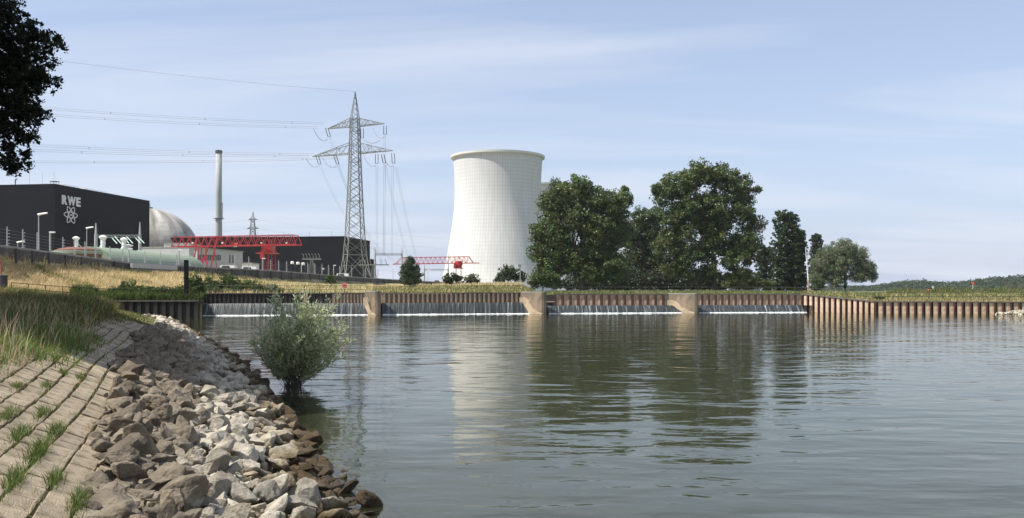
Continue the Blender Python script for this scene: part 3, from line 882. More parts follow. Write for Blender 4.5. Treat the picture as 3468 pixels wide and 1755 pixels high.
for i, (px, yt, yb) in enumerate(((990, 886, 920), (1009, 888, 921), (1027, 890, 923))):
    Y = 262; c = P(px, yb, Y); h = (yb - yt) / FPX * Y
    t = thing('surge_arrester', c, ('first', 'middle', 'last')[i] + ' of three black surge arresters with white heads, counted from the crane', 'switchgear', 'black surge arresters')
    mb = MB(); mb.bar(c, c + Vector((0, 0, .75 * h)), .27, 10); mb.build('column', M_dark, t)
    mb = MB(); mb.lathe(c, [(.42, .75 * h), (.5, .8 * h), (.5, .95 * h), (.3, 1.02 * h)], 12); mb.build('head', M_white, t)

# ------------------------------------------------------------------ red gantry cranes
def truss(mb, q0, q1, h, w, n, r, taper0=0, taper1=0, rb=None):
    """box truss between q0 and q1 (bottom level)"""
    ax = (q1 - q0); L = ax.length; ax.normalize(); sd = Vector((-ax.y, ax.x, 0)).normalized() * w / 2
    up = Vector((0, 0, h)); rb = rb or r
    for s in (-1, 1):
        mb.bar(q0 + sd * s, q1 + sd * s, rb); mb.bar(q0 + ax * taper0 + sd * s + up, q1 - ax * taper1 + sd * s + up, r)
        mb.bar(q0 + sd * s, q0 + ax * taper0 + sd * s + up, r); mb.bar(q1 + sd * s, q1 - ax * taper1 + sd * s + up, r)
        s0, s1 = taper0, L - taper1
        for k in range(n):
            a0 = s0 + (s1 - s0) * k / n; a1 = s0 + (s1 - s0) * (k + 1) / n; am = (a0 + a1) / 2
            mb.bar(q0 + ax * a0 + sd * s + up, q0 + ax * am + sd * s, r * .7); mb.bar(q0 + ax * am + sd * s, q0 + ax * a1 + sd * s + up, r * .7)
    for k in range(n + 1):
        a0 = taper0 + (L - taper0 - taper1) * k / n
        mb.bar(q0 + ax * a0 + sd + up, q0 + ax * a0 - sd + up, r * .6)
        mb.bar(q0 + ax * a0 + sd, q0 + ax * a0 - sd, r * .6)

q0, q1 = P(592, 836, 304), P(1012, 829, 294)
cr1 = thing('gantry_crane', (q0.x, q0.y, 6), 'big red lattice gantry crane in front of the grey office building', 'gantry crane', 'red gantry cranes')
gt = (810 - 838) / FPX
mb = MB(); truss(mb, q0, q1, 3.2, 4.0, 15, .14, 1.2, 1.2, .25); mb.build('girder', M_red, cr1)
ax = (q1 - q0).normalized(); sd = Vector((-ax.y, ax.x, 0))
zb = CAMZ + (HY - 915) / FPX * 300
def leg(pxt, yt, pxb, oy, r=.24, name='leg'):
    mb = MB(); mb.bar(P(pxt, yt, 300 + oy), Vector((PX(pxb, 300 + oy, zb).x, 300 + oy, zb)), r, 4); mb.build(name, M_red, cr1)
leg(666, 806, 655, -2.2, .28); leg(716, 806, 678, -2.2, .28); leg(735, 806, 712, -2.2, .28); leg(696, 836, 702, -2.2, .26)
leg(672, 836, 668, 2.4, .22); leg(681, 836, 688, 2.4, .22); leg(724, 836, 735, 2.4, .2)
mb = MB(); mb.bar(P(664, 882, 298), P(690, 882, 298), .15); mb.bar(P(664, 836, 297.8), P(730, 836, 297.8), .2); mb.build('leg_tie', M_red, cr1)
# tower leg
mb = MB()
cs = [(890, 297), (934, 299), (897, 303), (930, 304)]
for px, Y in ((890, 296.5), (908, 296.5)): mb.bar(PX(px, Y, zb), P(px + 3, 812, Y), .28)
for px, Y in ((922, 300), (934, 300)): mb.bar(PX(px, Y, zb), P(px - 4, 812, Y), .16)
for k in range(18):
    y = 915 - k * 4.8
    mb.bar(P(891 + k * .15, y, 296.5), P(909 + k * .1, y - 2, 296.5), .07)
for k in range(6):
    mb.bar(P(922, 915 - k * 12, 300), P(934, 905 - k * 12, 300), .07)
mb.build('tower_leg', M_red, cr1)
mb = MB(); p = P(909, 843, 298); mb.box(p, (3.8, 3.4, 2.6)); mb.build('machine_house', M_red, cr1)
mb = MB(); p = P(906, 858, 298); mb.box(p, (6.6, 5.2, .3)); mb.bar(P(880, 857, 296), P(880, 848, 296), .08); mb.bar(P(936, 857, 296), P(936, 848, 296), .08); mb.bar(P(880, 848, 296), P(936, 848, 296), .08); mb.build('platform', M_red, cr1)
mb = MB(); p = P(889, 866, 295.4); mb.box(p, (1.2, 1.5, 2.2)); mb.build('cab', M_reddark, cr1)
mb = MB(); p = P(797, 834, 297.2); mb.box(p, (1.1, .1, .5)); mb.build('number_plate', M_white, cr1)
mb = MB(); a = P(789, 822, 297.0); mb.add([a, P(807, 822, 297.0), P(798, 834, 297.0), a + Vector((0, .2, 0)), P(807, 822, 297.2), P(798, 834, 297.2)], [(0, 2, 1), (3, 4, 5), (0, 1, 4, 3), (1, 2, 5, 4), (2, 0, 3, 5)]); mb.build('gusset_plate', M_orange, cr1)
for px in (652, 753, 885, 970):
    mb = MB(); p = P(px, 823, 297); mb.box(p, (.5, .4, .5)); mb.build('floodlight', M_white, cr1)

q0, q1 = P(1331, 895, 425), P(1624, 891, 420)
cr2 = thing('gantry_crane', (q0.x, q0.y, 5), 'smaller red lattice crane in front of the white cooling tower', 'gantry crane', 'red gantry cranes')
mb = MB(); truss(mb, q0 + (q1 - q0) * .03, q1 - (q1 - q0) * .07, 3.1, 3.0, 14, .15, 3.2, 2.2, .2); mb.bar(q0, q1, .3); mb.build('girder', M_red, cr2)
c = P(1553, 930, 421); zt = c.z
mb = MB(); mb.lathe((c.x, c.y, 0), [(1.6, CAMZ + (HY - 907) / FPX * 421), (1.6, CAMZ + (HY - 900) / FPX * 421), (1.9, CAMZ + (HY - 899) / FPX * 421), (1.9, CAMZ + (HY - 886) / FPX * 421), (.6, CAMZ + (HY - 884) / FPX * 421)], 16); mb.build('slewing_cab', M_red, cr2)
mb = MB(); mb.lathe((c.x, c.y, 0), [(2.3, CAMZ + (HY - 910) / FPX * 421), (2.3, CAMZ + (HY - 907.2) / FPX * 421)], 16); mb.build('platform', M_red, cr2)
mb = MB()
for sx in (-1, 1):
    for sy in (-1, 1): mb.bar((c.x + sx * 1.2, c.y + sy * 1.2, 4), (c.x + sx * 1.2, c.y + sy * 1.2, CAMZ + (HY - 910) / FPX * 421), .16)
for k in range(8):
    z = 4 + k * 1.4
    mb.bar((c.x - 1.2, c.y - 1.2, z), (c.x + 1.2, c.y - 1.2, z + 1.4), .09)
mb.build('tower_leg', M_red, cr2)
mb = MB(); p = P(1540, 900, 419); mb.box(p, (1.1, 1.2, 2.2)); mb.build('cab', M_reddark, cr2)
mb = MB(); p0 = P(1553, 872, 421); mb.bar(p0 + Vector((-4, 0, -3)), p0, .14); mb.bar(p0 + Vector((4, 0, -3)), p0, .14); mb.build('tie_frame', M_red, cr2)

# ------------------------------------------------------------------ transmission pylons
def pylon(pxc, Yp, k, ybase, rows, apex_y, arms, label, r=.11, th=21):
    """rows: (image y, half diagonal in px); arms: (y_bottom, y_top, left px, right px)"""
    mp = Yp / FPX
    Xc = (pxc - CX) / FPX * Yp
    zof = lambda y: CAMZ + (HY - y) * mp
    t = thing('transmission_pylon', (Xc, Yp, zof(ybase)), label, 'pylon', 'lattice transmission pylons')
    ang = [R(th) + q * math.pi / 2 for q in range(4)]
    def corner(q, y):
        rad = interp(-y, [-a for a, b in rows], [b for a, b in rows]) * mp
        return Vector((Xc + rad * math.cos(ang[q]), Yp - rad * math.sin(ang[q]), zof(y)))
    ytop = rows[-1][0]; yb = rows[0][0]
    for q in range(4):
        mb = MB()
        for (ya, _), (yb2, _) in zip(rows[:-1], rows[1:]): mb.bar(corner(q, ya), corner(q, yb2), r * 1.35)
        mb.build('leg', M_steel, t)
    mb = MB(); y = yb; kk = 0
    while y > ytop + 3:
        rad = interp(-y, [-a for a, b in rows], [b for a, b in rows])
        h = rad * (1.25 if y > rows[1][0] else .95)
        y2 = max(ytop, y - h)
        for q in range(4):
            a0, a1 = corner(q, y), corner((q + 1) % 4, y)
            b0, b1 = corner(q, y2), corner((q + 1) % 4, y2)
            if y > rows[1][0]:
                mb.bar(a0, b1, r * .9); mb.bar(a1, b0, r * .9); mb.bar(b0, b1, r * .9)
                mb.bar(a0.lerp(b0, .5), a0.lerp(b1, .5), r * .6); mb.bar(a1.lerp(b1, .5), a1.lerp(b0, .5), r * .6)
            else:
                mb.bar(a0, b1, r * .8); mb.bar(a1, b0, r * .65)
                if kk % 5 == 0: mb.bar(b0, b1, r * .8)
        y = y2; kk += 1
    mb.build('lattice_bracing', M_steel, t)
    ap = Vector((Xc + 1 * mp, Yp, zof(apex_y)))
    mb = MB()
    for q in range(4):
        mb.bar(corner(q, ytop), ap, r * .9)
    for k2 in range(5):
        f0, f1 = k2 / 5, (k2 + 1) / 5
        for q in range(4): mb.bar(corner(q, ytop).lerp(ap, f0), corner((q + 1) % 4, ytop).lerp(ap, f1), r * .55)
    mb.build('peak', M_steel, t)
    an = R(th + 45 - 90 + 21)
    adir = Vector((math.cos(R(24)), -math.sin(R(24)), 0))
    tips = []
    for (ybt, ytp, pl, pr_) in arms:
        rad = interp(-ybt, [-a for a, b in rows], [b for a, b in rows]) * mp * .7
        sdv = Vector((adir.y, -adir.x, 0)) * rad
        cb, ct = Vector((Xc, Yp, zof(ybt))), Vector((Xc, Yp, zof(ytp)))
        mb = MB()
        for sg, pp in ((-1, pl), (1, pr_)):
            L = abs(pp - pxc) * mp / (adir.x - sg * adir.y * 0 + sg * (-adir.y) * (pxc - CX) / FPX * 0 + 0)
            tip = cb + adir * sg * L; tips.append(tip)
            for s in (-1, 1):
                mb.bar(cb + adir * sg * rad + sdv * s, tip, r * 1.2)
                mb.bar(ct + adir * sg * rad * .9 + sdv * s * .8, tip, r * .9)
                n = 6
                for k2 in range(n):
                    f0, f1 = k2 / n, (k2 + 1) / n
                    lo0 = (cb + adir * sg * rad + sdv * s).lerp(tip, f0); lo1 = (cb + adir * sg * rad + sdv * s).lerp(tip, f1)
                    hi1 = (ct + adir * sg * rad * .9 + sdv * s * .8).lerp(tip, f1); hi0 = (ct + adir * sg * rad * .9 + sdv * s * .8).lerp(tip, f0)
                    mb.bar(lo0, hi1 if k2 % 2 else hi0, r * .5); mb.bar(hi0, lo1, r * .5)
                    if s == 1: mb.bar(lo0, (cb + adir * sg * rad - sdv).lerp(tip, f1), r * .6)
        mb.build('crossarm', M_steel, t)
    return t, tips, ap
rows_main = [(938, 60), (868, 46), (800, 38.6), (700, 32), (600, 26.5), (520, 22.5), (430, 19.3), (400, 17.5)]
pyl, tips, apex = pylon(1202, 300, 1, 938, rows_main, 310, [(428, 401, 1100, 1309), (520, 484, 1042, 1338)],
    'tall grey lattice pylon with two crossarms beside the black hall', .135)
rows_far = [(845, 24), (790, 12), (760, 9), (742, 7)]
pylon(856, 640, 1, 845, rows_far, 717, [(745, 739, 838, 876), (775, 768, 832, 880)], 'small distant pylon showing above the red crane', .16)

# wires: bundles going left, dropping right, and their insulators
def sag(p0, p1, s, n=14):
    return [Vector(p0).lerp(Vector(p1), k / n) - Vector((0, 0, 4 * s * (k / n) * (1 - k / n))) for k in range(n + 1)]
def bundle(p0, p1, s, label, sep=.55, r=.035, spacers=0, name='power_cable', grp='conductors running from the pylon', sepv=None):
    t = thing(name, p0, label, 'power line', grp)
    sv = sepv or Vector((0, 0, sep))
    pts = sag(p0, p1, s, 24)
    for q in (-.5, .5):
        mb = MB(); mb.tube([p + sv * q for p in pts], r, 4); mb.build('wire', M_wire, t)
    if spacers:
        mb = MB()
        for k in range(2, 24, spacers): mb.bar(pts[k] - sv * .6, pts[k] + sv * .6, .08)
        mb.build('spacer', M_wire, t)
    return t
def ins(p0, p1, label, grp='insulator strings hanging from the pylon', w=.9):
    t = thing('insulator_string', p0, label, 'insulator', grp)
    d = (Vector(p1) - Vector(p0)); wv = Vector((w / 2, 0, 0))
    for q in (-1, 1):
        mb = MB(); a, b_ = Vector(p0) + wv * q, Vector(p1) + wv * q
        n = 9
        for k in range(n):
            mb.bar(a.lerp(b_, k / n), a.lerp(b_, (k + .55) / n), .15, 6)
        mb.bar(a, b_, .07, 4)
        mb.build('insulator', M_insul, t)
    mb = MB(); mb.bar(Vector(p1) - wv * 1.1, Vector(p1) + wv * 1.1, .1); mb.build('yoke', M_steel, t)

ear = thing('earth_wire', apex, 'single thin earth wire running from the pylon tip towards the dark tree', 'power line', 'conductors running from the pylon')
e_end = P(195, 182, 250); e_far = apex + (e_end - apex) * 1.75
mb = MB(); mb.tube(sag(apex, e_far, 2.0, 24), .04, 4); mb.build('wire', M_wire, ear)
lefts = [(1098, 418, 293, 168, 350, 256, 'upper double cable from the top crossarm towards the dark tree'),
         (1077, 432, 301, 148, 371, 262, 'lower double cable from the top crossarm towards the dark tree'),
         (1063, 523, 297, 81, 472, 256, 'highest of three double cables leaving the lower crossarm'),
         (1046, 529, 303, 54, 489, 262, 'middle of three double cables leaving the lower crossarm'),
         (1150, 535, 308, 81, 531, 268, 'lowest sagging double cable, passing in front of the grey stack')]
for (a, b_, c_, d, e, f, lb) in lefts:
    p0, p1 = P(a, b_, c_), P(d, e, f)
    bundle(p0, p0 + (p1 - p0) * 1.6, 1.6, lb, spacers=5)
drops = [((1303, 457, 292), (1301, 866, 330), 'double cable dropping straight from the top crossarm tip', .6),
         ((1276, 560, 294), (1277, 862, 330), 'double cable dropping straight nearest the pylon body', .5),
         ((1303, 560, 292), (1300, 868, 334), 'double cable dropping under the middle of the lower crossarm', .5),
         ((1330, 562, 290), (1327, 868, 338), 'double cable dropping straight from the lower crossarm tip', .5),
         ((1341, 566, 290), (1412, 880, 365), 'slanting cable running from the lower crossarm tip to the right', 1.5),
         ((1304, 556, 292), (1388, 900, 362), 'slanting cable fanning out towards the cone shaped tree', 1.5),
         ((1083, 560, 305), (1302, 862, 334), 'long slanting cable crossing behind the pylon from the outer left arm', 6),
         ((1144, 560, 302), (1332, 880, 345), 'long slanting cable crossing behind the pylon from the inner left arm', 6),
         ((1117, 466, 303), (1300, 890, 350), 'long slanting cable crossing behind the pylon from the top left arm', 5)]
for (a, b_, lb, s) in drops:
    bundle(P(*a), P(*b_), s, lb, r=.028, sepv=Vector((.5, .1, .0)))
strings = [((1304, 427, 292), (1304, 455, 292), 'dark twin insulator at the tip of the top crossarm'),
           ((1107, 434, 303), (1115, 463, 303), 'dark slanting twin insulator on the top crossarm'),
           ((1276, 523, 294), (1276, 554, 294), 'dark twin insulator on the lower arm nearest the pylon body'),
           ((1296, 524, 293), (1302, 552, 292), 'dark tilted twin insulator halfway along the lower crossarm'),
           ((1331, 520, 290), (1333, 553, 290), 'dark twin insulator at the tip of the lower crossarm'),
           ((1074, 528, 305), (1083, 556, 305), 'dark slanting twin insulator on the outer part of the lower arm'),
           ((1134, 526, 303), (1144, 556, 302), 'dark slanting twin insulator on the inner part of the lower arm'),
           ((1226, 436, 296), (1227, 468, 296), 'pale hanging insulator close to the mast below the top arm')]
for a, b_, lb in strings: ins(P(*a), P(*b_), lb)
loops = [((1062, 436, 303), (1110, 470, 303), 9, 'loop of jumper cable hanging under the left end of the top arm'),
         ((1262, 432, 296), (1302, 462, 293), 8, 'loop of jumper cable hanging under the right end of the top arm'),
         ((1232, 472, 296), (1288, 474, 293), 5, 'shallow jumper loop right of the mast under the top arm'),
         ((1036, 536, 306), (1078, 562, 305), 6, 'jumper loop under the outer left end of the lower arm'),
         ((1092, 534, 305), (1140, 562, 303), 7, 'jumper loop under the inner left part of the lower arm'),
         ((1230, 520, 296), (1272, 560, 294), 8, 'jumper loop just right of the mast under the lower arm'),
         ((1306, 545, 293), (1332, 560, 291), 4, 'jumper loop at the right end of the lower arm')]
for a, b_, s, lb in loops:
    p0, p1 = P(*a), P(*b_)
    t = thing('jumper_cable', p0, lb, 'power line', 'jumper loops of the pylon')
    for q in (0, .5):
        pts = [p0.lerp(p1, k / 12) - Vector((0, 0, (s * .1) * 4 * (k / 12) * (1 - k / 12) * (2.2) + q * .3)) for k in range(13)]
        mb = MB(); mb.tube(pts, .05, 4); mb.build('wire', M_wire, t)
# far lines of the small pylon
for i, (yy_, px2, y2, lb) in enumerate(((745, 560, 790, 'faint wire from the top arm of the distant pylon over the dome'), (775, 560, 815, 'faint wire from the lower arm of the distant pylon towards the dome'))):
    t = thing('power_cable', P(838, yy_, 640), lb, 'power line', 'wires of the distant pylon')
    mb = MB(); mb.tube(sag(P(838, yy_, 640), P(px2, y2 - 20, 620), 1.0), .05, 4); mb.build('wire', M_wire, t)
for i, (yy_, px2, y2, lb) in enumerate(((745, 1500, 806, 'faint wire from the top arm of the distant pylon to the cooling tower'), (775, 1500, 842, 'faint wire from the lower arm of the distant pylon to the cooling tower'))):
    t = thing('power_cable', P(876, yy_, 640), lb, 'power line', 'wires of the distant pylon')
    mb = MB(); mb.tube(sag(P(876, yy_, 640), P(px2, y2, 640), 1.5), .05, 4); mb.build('wire', M_wire, t)

# ------------------------------------------------------------------ perimeter wall with its posts
wl_t = thing('perimeter_wall', PX(0, 112, 6), 'dark concrete perimeter wall along the top of the golden slope', 'wall')
# walk along the plan line of the wall
plan = [(PX(px, wall_D(px), 0), px) for px in np.arange(-480, 1561, 4)]
acc = 0; joints = [plan[0]]
for (a, pa), (b_, pb) in zip(plan[:-1], plan[1:]):
    acc += (b_ - a).length
    if acc >= 6.0: joints.append((b_, pb)); acc = 0
joints.append(plan[-1])
proto_post = None
for (a, pa), (b_, pb) in zip(joints[:-1], joints[1:]):
    if 438 < (pa + pb) / 2 < 602: za = 1.3
    zt0, zt1 = wall_top(pa), wall_top(pb)
    dv = (b_ - a); dv.z = 0; dv.normalize(); nv = Vector((dv.y, -dv.x, 0)) * .11
    mb = MB()
    vs = []
    for p, zt in ((a, zt0), (b_, zt1)):
        for s in (-1, 1):
            for z in (zt - 3.4, zt - .22): vs.append(Vector((p.x, p.y, z)) + nv * s)
    mb.add(vs, [(0, 1, 5, 4), (2, 6, 7, 3), (1, 3, 7, 5), (0, 4, 6, 2), (0, 2, 3, 1), (4, 5, 7, 6)])
    mb.build('panel', M_wallconc, wl_t)
    mb = MB(); mb.bar(Vector((a.x, a.y, zt0 - .1)), Vector((b_.x, b_.y, zt1 - .1)), .2, 4); mb.build('coping', M_wallcap, wl_t)
    mb = MB(); mb.box((a.x + nv.x * 2, a.y + nv.y * 2, zt0 - 1.85), (.34, .34, 3.3), math.atan2(dv.y, dv.x)); mb.build('pilaster', M_wallconc, wl_t)
# gate beam section
ga, gb = PX(445, 158.5, 0), PX(598, 175.6, 0)
g = thing('wall_gate', PX(445, 158.5, 6), 'grey beam above a row of pale slats set in the perimeter wall', 'gate')
zt0, zt1 = CAMZ + (HY - 891) / FPX * 158.5, CAMZ + (HY - 900) / FPX * 175.6
mb = MB(); dv = (gb - ga).normalized()
vs = []
for p, zt in ((ga, zt0), (gb, zt1)):
    for s in (-.2, .2):
        for z in (zt - .85, zt): vs.append(Vector((p.x + dv.y * s, p.y - dv.x * s, z)))
mb.add(vs, [(0, 1, 5, 4), (2, 6, 7, 3), (1, 3, 7, 5), (0, 4, 6, 2), (0, 2, 3, 1), (4, 5, 7, 6)]); mb.build('beam', M_grey, g)
for k in range(26):
    p = ga.lerp(gb, (k + .5) / 26); zt = zt0 + (zt1 - zt0) * k / 26
    mb = MB(); mb.box((p.x, p.y - .03, zt - 1.6), (.28, .1, 1.45), math.atan2(dv.y, dv.x)); mb.build('slat', M_wallcap, g)

def fence_post(px, h, label, insul=5):
    Y = wall_D(px); c = PX(px, Y, wall_top(px))
    t = thing('security_fence_post', c, label, 'fence post', 'steel posts along the top of the perimeter wall')
    mb = MB(); mb.bar(c - Vector((0, 0, .3)), c + Vector((0, 0, h)), .07, 6); mb.box(c + Vector((0, 0, .05)), (.5, .4, .1)); mb.build('post', M_post, t)
    for k in range(insul):
        z = h * (.12 + .17 * k)
        mb = MB(); mb.bar(c + Vector((0, 0, z)), c + Vector((.32, 0, z + .03)), .05, 5); mb.build('insulator', M_post, t)
posts = [(24, 2.5), (77, 2.55), (126, 2.5), (213, 2.5), (252, 2.5), (288, 2.4), (323, 2.4), (372, 2.3), (415, 2.3), (490, 2.4), (543, 2.4), (598, 2.4), (642, 2.5), (795, 3.0), (842, 3.0), (888, 2.6),
         (916, 2.7), (943, 2.7), (970, 2.7), (1042, 3), (1066, 3), (1090, 3), (1112, 3), (1150, 3), (1190, 3.2), (1238, 3.2), (1279, 3.2)]
ord_words = ['first', 'second', 'third', 'fourth', 'fifth', 'sixth', 'seventh', 'eighth', 'ninth', 'tenth', 'eleventh', 'twelfth', 'thirteenth', 'fourteenth', 'fifteenth', 'sixteenth', 'seventeenth', 'eighteenth', 'nineteenth', 'twentieth']
def post_place(px):
    if px < 180: return 'before the lit face of the black hall'
    if px < 320: return 'in front of the round brick building'
    if px < 480: return 'in front of the green vault near its vents'
    if px < 680: return 'in front of the plain end of the green vault'
    if px < 860: return 'in front of the grey office building'
    if px < 1000: return 'beside the crane tower leg'
    if px < 1140: return 'near the horned busbar rack'
    return 'at the foot of the pylon'
cnt = {}
for px, h in posts:
    w = post_place(px); k = cnt.get(w, 0); cnt[w] = k + 1
    fence_post(px, h, 'insulated fence post, %s from left %s' % (ord_words[k], w))
for k in range(5):   # fence wires
    pts = [PX(px, wall_D(px), wall_top(px) + .3 + .43 * k) + Vector((.3, 0, 0)) for px in np.arange(-100, 1290, 30)]
    t = thing('fence_wire', pts[0], ('lowest', 'second lowest', 'middle', 'second highest', 'highest')[k] + ' thin security wire strung between posts on the perimeter wall', 'wire', 'security wires on the perimeter wall')
    mb = MB(); mb.tube(pts, .008, 3); mb.build('strand', M_wire, t)

def street_lamp(px, yt, Y, label, zb=6.0, sc=1.0):
    c = PX(px, Y, zb); zt = CAMZ + (HY - yt) / FPX * Y
    t = thing('street_lamp', c, label, 'street lamp', 'street lamps inside the plant')
    mb = MB(); mb.bar(c, Vector((c.x, c.y, zt)), .10 * sc, 8, .06 * sc); mb.build('pole', M_post, t)
    mb = MB(); a = Vector((c.x - .1, c.y, zt + .02)); 
    mb.tube([a, a + Vector((.5, 0, .12)) * sc, a + Vector((1.2, 0, .22)) * sc], .16 * sc, 6, r1=.11 * sc); mb.build('lamp_head', M_white, t)
street_lamp(131, 728, 150, 'tall lamp post before the corner of the black hall', sc=1.3)
street_lamp(294, 774, 165, 'lamp post rising behind the round brick building', sc=1.1)
street_lamp(60, 822, 128, 'short lamp peeping over the wall between two fence posts', 7, .9)
street_lamp(1331, 908, 330, 'small lamp post behind the wall beside the slender portal', 5)
street_lamp(1449, 917, 378, 'lamp post with hooked head right of the cone shaped tree', 5)
def cctv(px, yt, label):
    Y = wall_D(px) + .5; c = PX(px, Y, wall_top(px) - .5); zt = CAMZ + (HY - yt) / FPX * Y
    t = thing('camera_mast', c, label, 'camera mast', 'camera masts on the perimeter wall')
    mb = MB(); mb.bar(c, Vector((c.x, c.y, zt)), .12, 6); mb.build('mast', M_post, t)
    mb = MB(); mb.box((c.x + .3, c.y, zt + .1), (.8, .3, .22)); mb.build('camera', M_white, t)
cctv(170, 789, 'camera mast on the wall before the corner of the black hall')
cctv(436, 845, 'camera mast on the wall before the squat white vent')
cctv(606, 848, 'camera mast at the end of the gate beam')
cctv(889, 877, 'camera mast before the crane tower leg')
cctv(1021, 893, 'camera mast beside the black surge arresters')
cctv(1130, 900, 'camera mast at the foot of the pylon')

# sign on the fence, parked vehicles and containers whose tops show over the wall
c = P(1095, 911, 258); t = thing('fence_sign', c, 'small white rectangular sign on the wall fence before the black hall', 'sign')
mb = MB(); mb.box(c, (.6, .05, .45)); mb.build('plate', M_white, t)
mb = MB(); mb.bar(c + Vector((-.35, .06, -1.2)), c + Vector((-.35, .06, .4)), .05); mb.build('stake', M_post, t)
def car(px, Y, m, label, rz=0, L=4.6, van=False):
    zg = wall_top(px) - 1.25
    c = PX(px, Y, zg); t = thing('parked_van' if van else 'parked_car', c, label, 'van' if van else 'car', 'vehicles parked behind the wall')
    h = 2.2 if van else 1.45
    pr = [(-L / 2, .35), (-L / 2, .95), (-L * .42, 1.0), (-L * .3, h), (L * .2 if not van else L * .45, h), (L * .34 if not van else L * .49, 1.0), (L / 2, .85), (L / 2, .35)]
    mb = MB(); mb.prism([c + Vector((x, -.85, z)) for x, z in pr], (0, 1.7, 0)); mb.build('body', m, t)
    mb = MB(); q = [(-L * .28, 1.02), (-L * .23, h - .12), (L * .16, h - .12), (L * .27, 1.02)]
    mb.prism([c + Vector((x, -.87, z)) for x, z in q], (0, .02, 0)); mb.build('window', M_window, t)
    for sx in (-.3, .3):
        for sy in (-.8, .8):
            mb = MB(); w = c + Vector((sx * L, sy, .33)); mb.bar(w - Vector((0, .1, 0)), w + Vector((0, .1, 0)), .33, 10); mb.build('wheel', M_tyre, t)
for px, dY, m, lb, van in ((1158, 12, M_carwhite, 'white van parked behind the wall at the pylon foot', True), (1236, 14, M_carwhite, 'white car just right of the pylon foot', False),
        (1262, 16, M_cargrey, 'grey car below the slender portal', False), (1300, 18, M_carwhite, 'white car parked between portal posts', False), (1322, 20, M_cargrey, 'dark car next to the right portal post', False),
        (1470, 16, M_carred, 'dull red car right of the cone shaped tree', False), (1481, 22, M_carwhite, 'white van top right of the cone shaped tree', True), (770, 14, M_carwhite, 'white van roof before the grey office building', True), (842, 14, M_carwhite, 'white van roof left of the crane tower', True)):
    car(px, wall_D(px) + dY, m, lb, van=van)

# ------------------------------------------------------------------ weir: pool, sheets of falling water, piers
def crest(px): return PX(px, interp(px, [640, 1243, 1795, 2295, 2760], [114.2, 118.4, 124.6, 129.3, 132.6]), 1.54 if px < 1830 else 1.06)
for name, pa, pb, z in (('pool_water', 640, 1828, 1.5), ('pool_water', 1832, 2760, 1.02)):
    vs = []
    for px in np.linspace(pa, pb, 20):
        c = crest(px); vs += [(c.x, c.y + .1, z), PX(px, interp(px, FE_PX, FE_D) + .4, z)[:] if px > 690 else (c.x, c.y + 14, z)]
    o = np_mesh(name, [tuple(v) for v in vs], [(2 * i, 2 * i + 2, 2 * i + 3, 2 * i + 1) for i in range(19)], M_pool)
    a = o.data.attributes.new('depth', 'FLOAT', 'POINT'); a.data.foreach_set('value', np.full(len(vs), 2.0, dtype=np.float32))
    structure(o)
fd = Vector((.28, -.96, 0))
for i, (pa, pb, lb) in enumerate(((648, 1243, 'first waterfall'), (1293, 1797, ''), (1850, 2297, ''), (2355, 2716, ''))):
    c0, c1 = crest(pa), crest(pb); n = int((c1 - c0).length / .12)
    V = []; K = 8
    for j in range(n + 1):
        p = c0.lerp(c1, j / n)
        q = .05 * mnoise.noise(Vector((j * .35, i * 7.1, 0))) + .05 * mnoise.noise(Vector((j * 1.1, i * 7.1, 2)))
        for k in range(K + 1):
            f = k / K
            run = (.25 * f + .75 * f ** 1.5) * (.9 if pa < 1800 else 1.3) - .12
            z = p.z + .02 - (p.z + .05) * f ** 1.6
            V.append(p + fd * (run + q * (.3 + f)) + Vector((0, 0, z - p.z)))
    F = [(j * (K + 1) + k, (j + 1) * (K + 1) + k, (j + 1) * (K + 1) + k + 1, j * (K + 1) + k + 1) for j in range(n) for k in range(K)]
    o = np_mesh('falling_water', [tuple(v) for v in V], F, M_fall, smooth=True); structure(o, 'structure')
    # concrete weir body behind the sheet
    # foam at the foot
    vs, fs = [], []; n2 = int((c1 - c0).length / .25)
    for j in range(n2 + 1):
        p = c0.lerp(c1, j / n2) + fd * (.75 if pa < 1800 else 1.1)
        w = .5 + .35 * mnoise.noise(Vector((j * .6, i, 9))) + .2 * mnoise.noise(Vector((j * 1.7, i, 4)))
        h = .05 + .05 * random.random()
        for (d, z) in ((-.2, .02), (.0, h * .9), (.1 * w + .05, h * .5), (.05 + w * .3, .008)):
            vs.append((p.x + fd.x * d, p.y + fd.y * d, z))
    fs = [(j * 4 + k, (j + 1) * 4 + k, (j + 1) * 4 + k + 1, j * 4 + k + 1) for j in range(n2) for k in range(3)]
    structure(np_mesh('foam', vs, fs, M_foam, smooth=True), 'stuff')
wc = thing('weir_sill', crest(648), 'dark concrete sill under the falling water of the weir', 'weir')
for pa, pb in ((640, 1250), (1285, 1800), (1845, 2300), (2350, 2712)):
    c0, c1 = crest(pa), crest(pb); mb = MB()
    mb.prism([Vector((c0.x, c0.y + .2, -.6)), Vector((c1.x, c1.y + .2, -.6)), Vector((c1.x, c1.y + 1.2, -.6)), Vector((c0.x, c0.y + 1.2, -.6))], (0, 0, c0.z + .5)); mb.build('sill', M_piledark, wc)

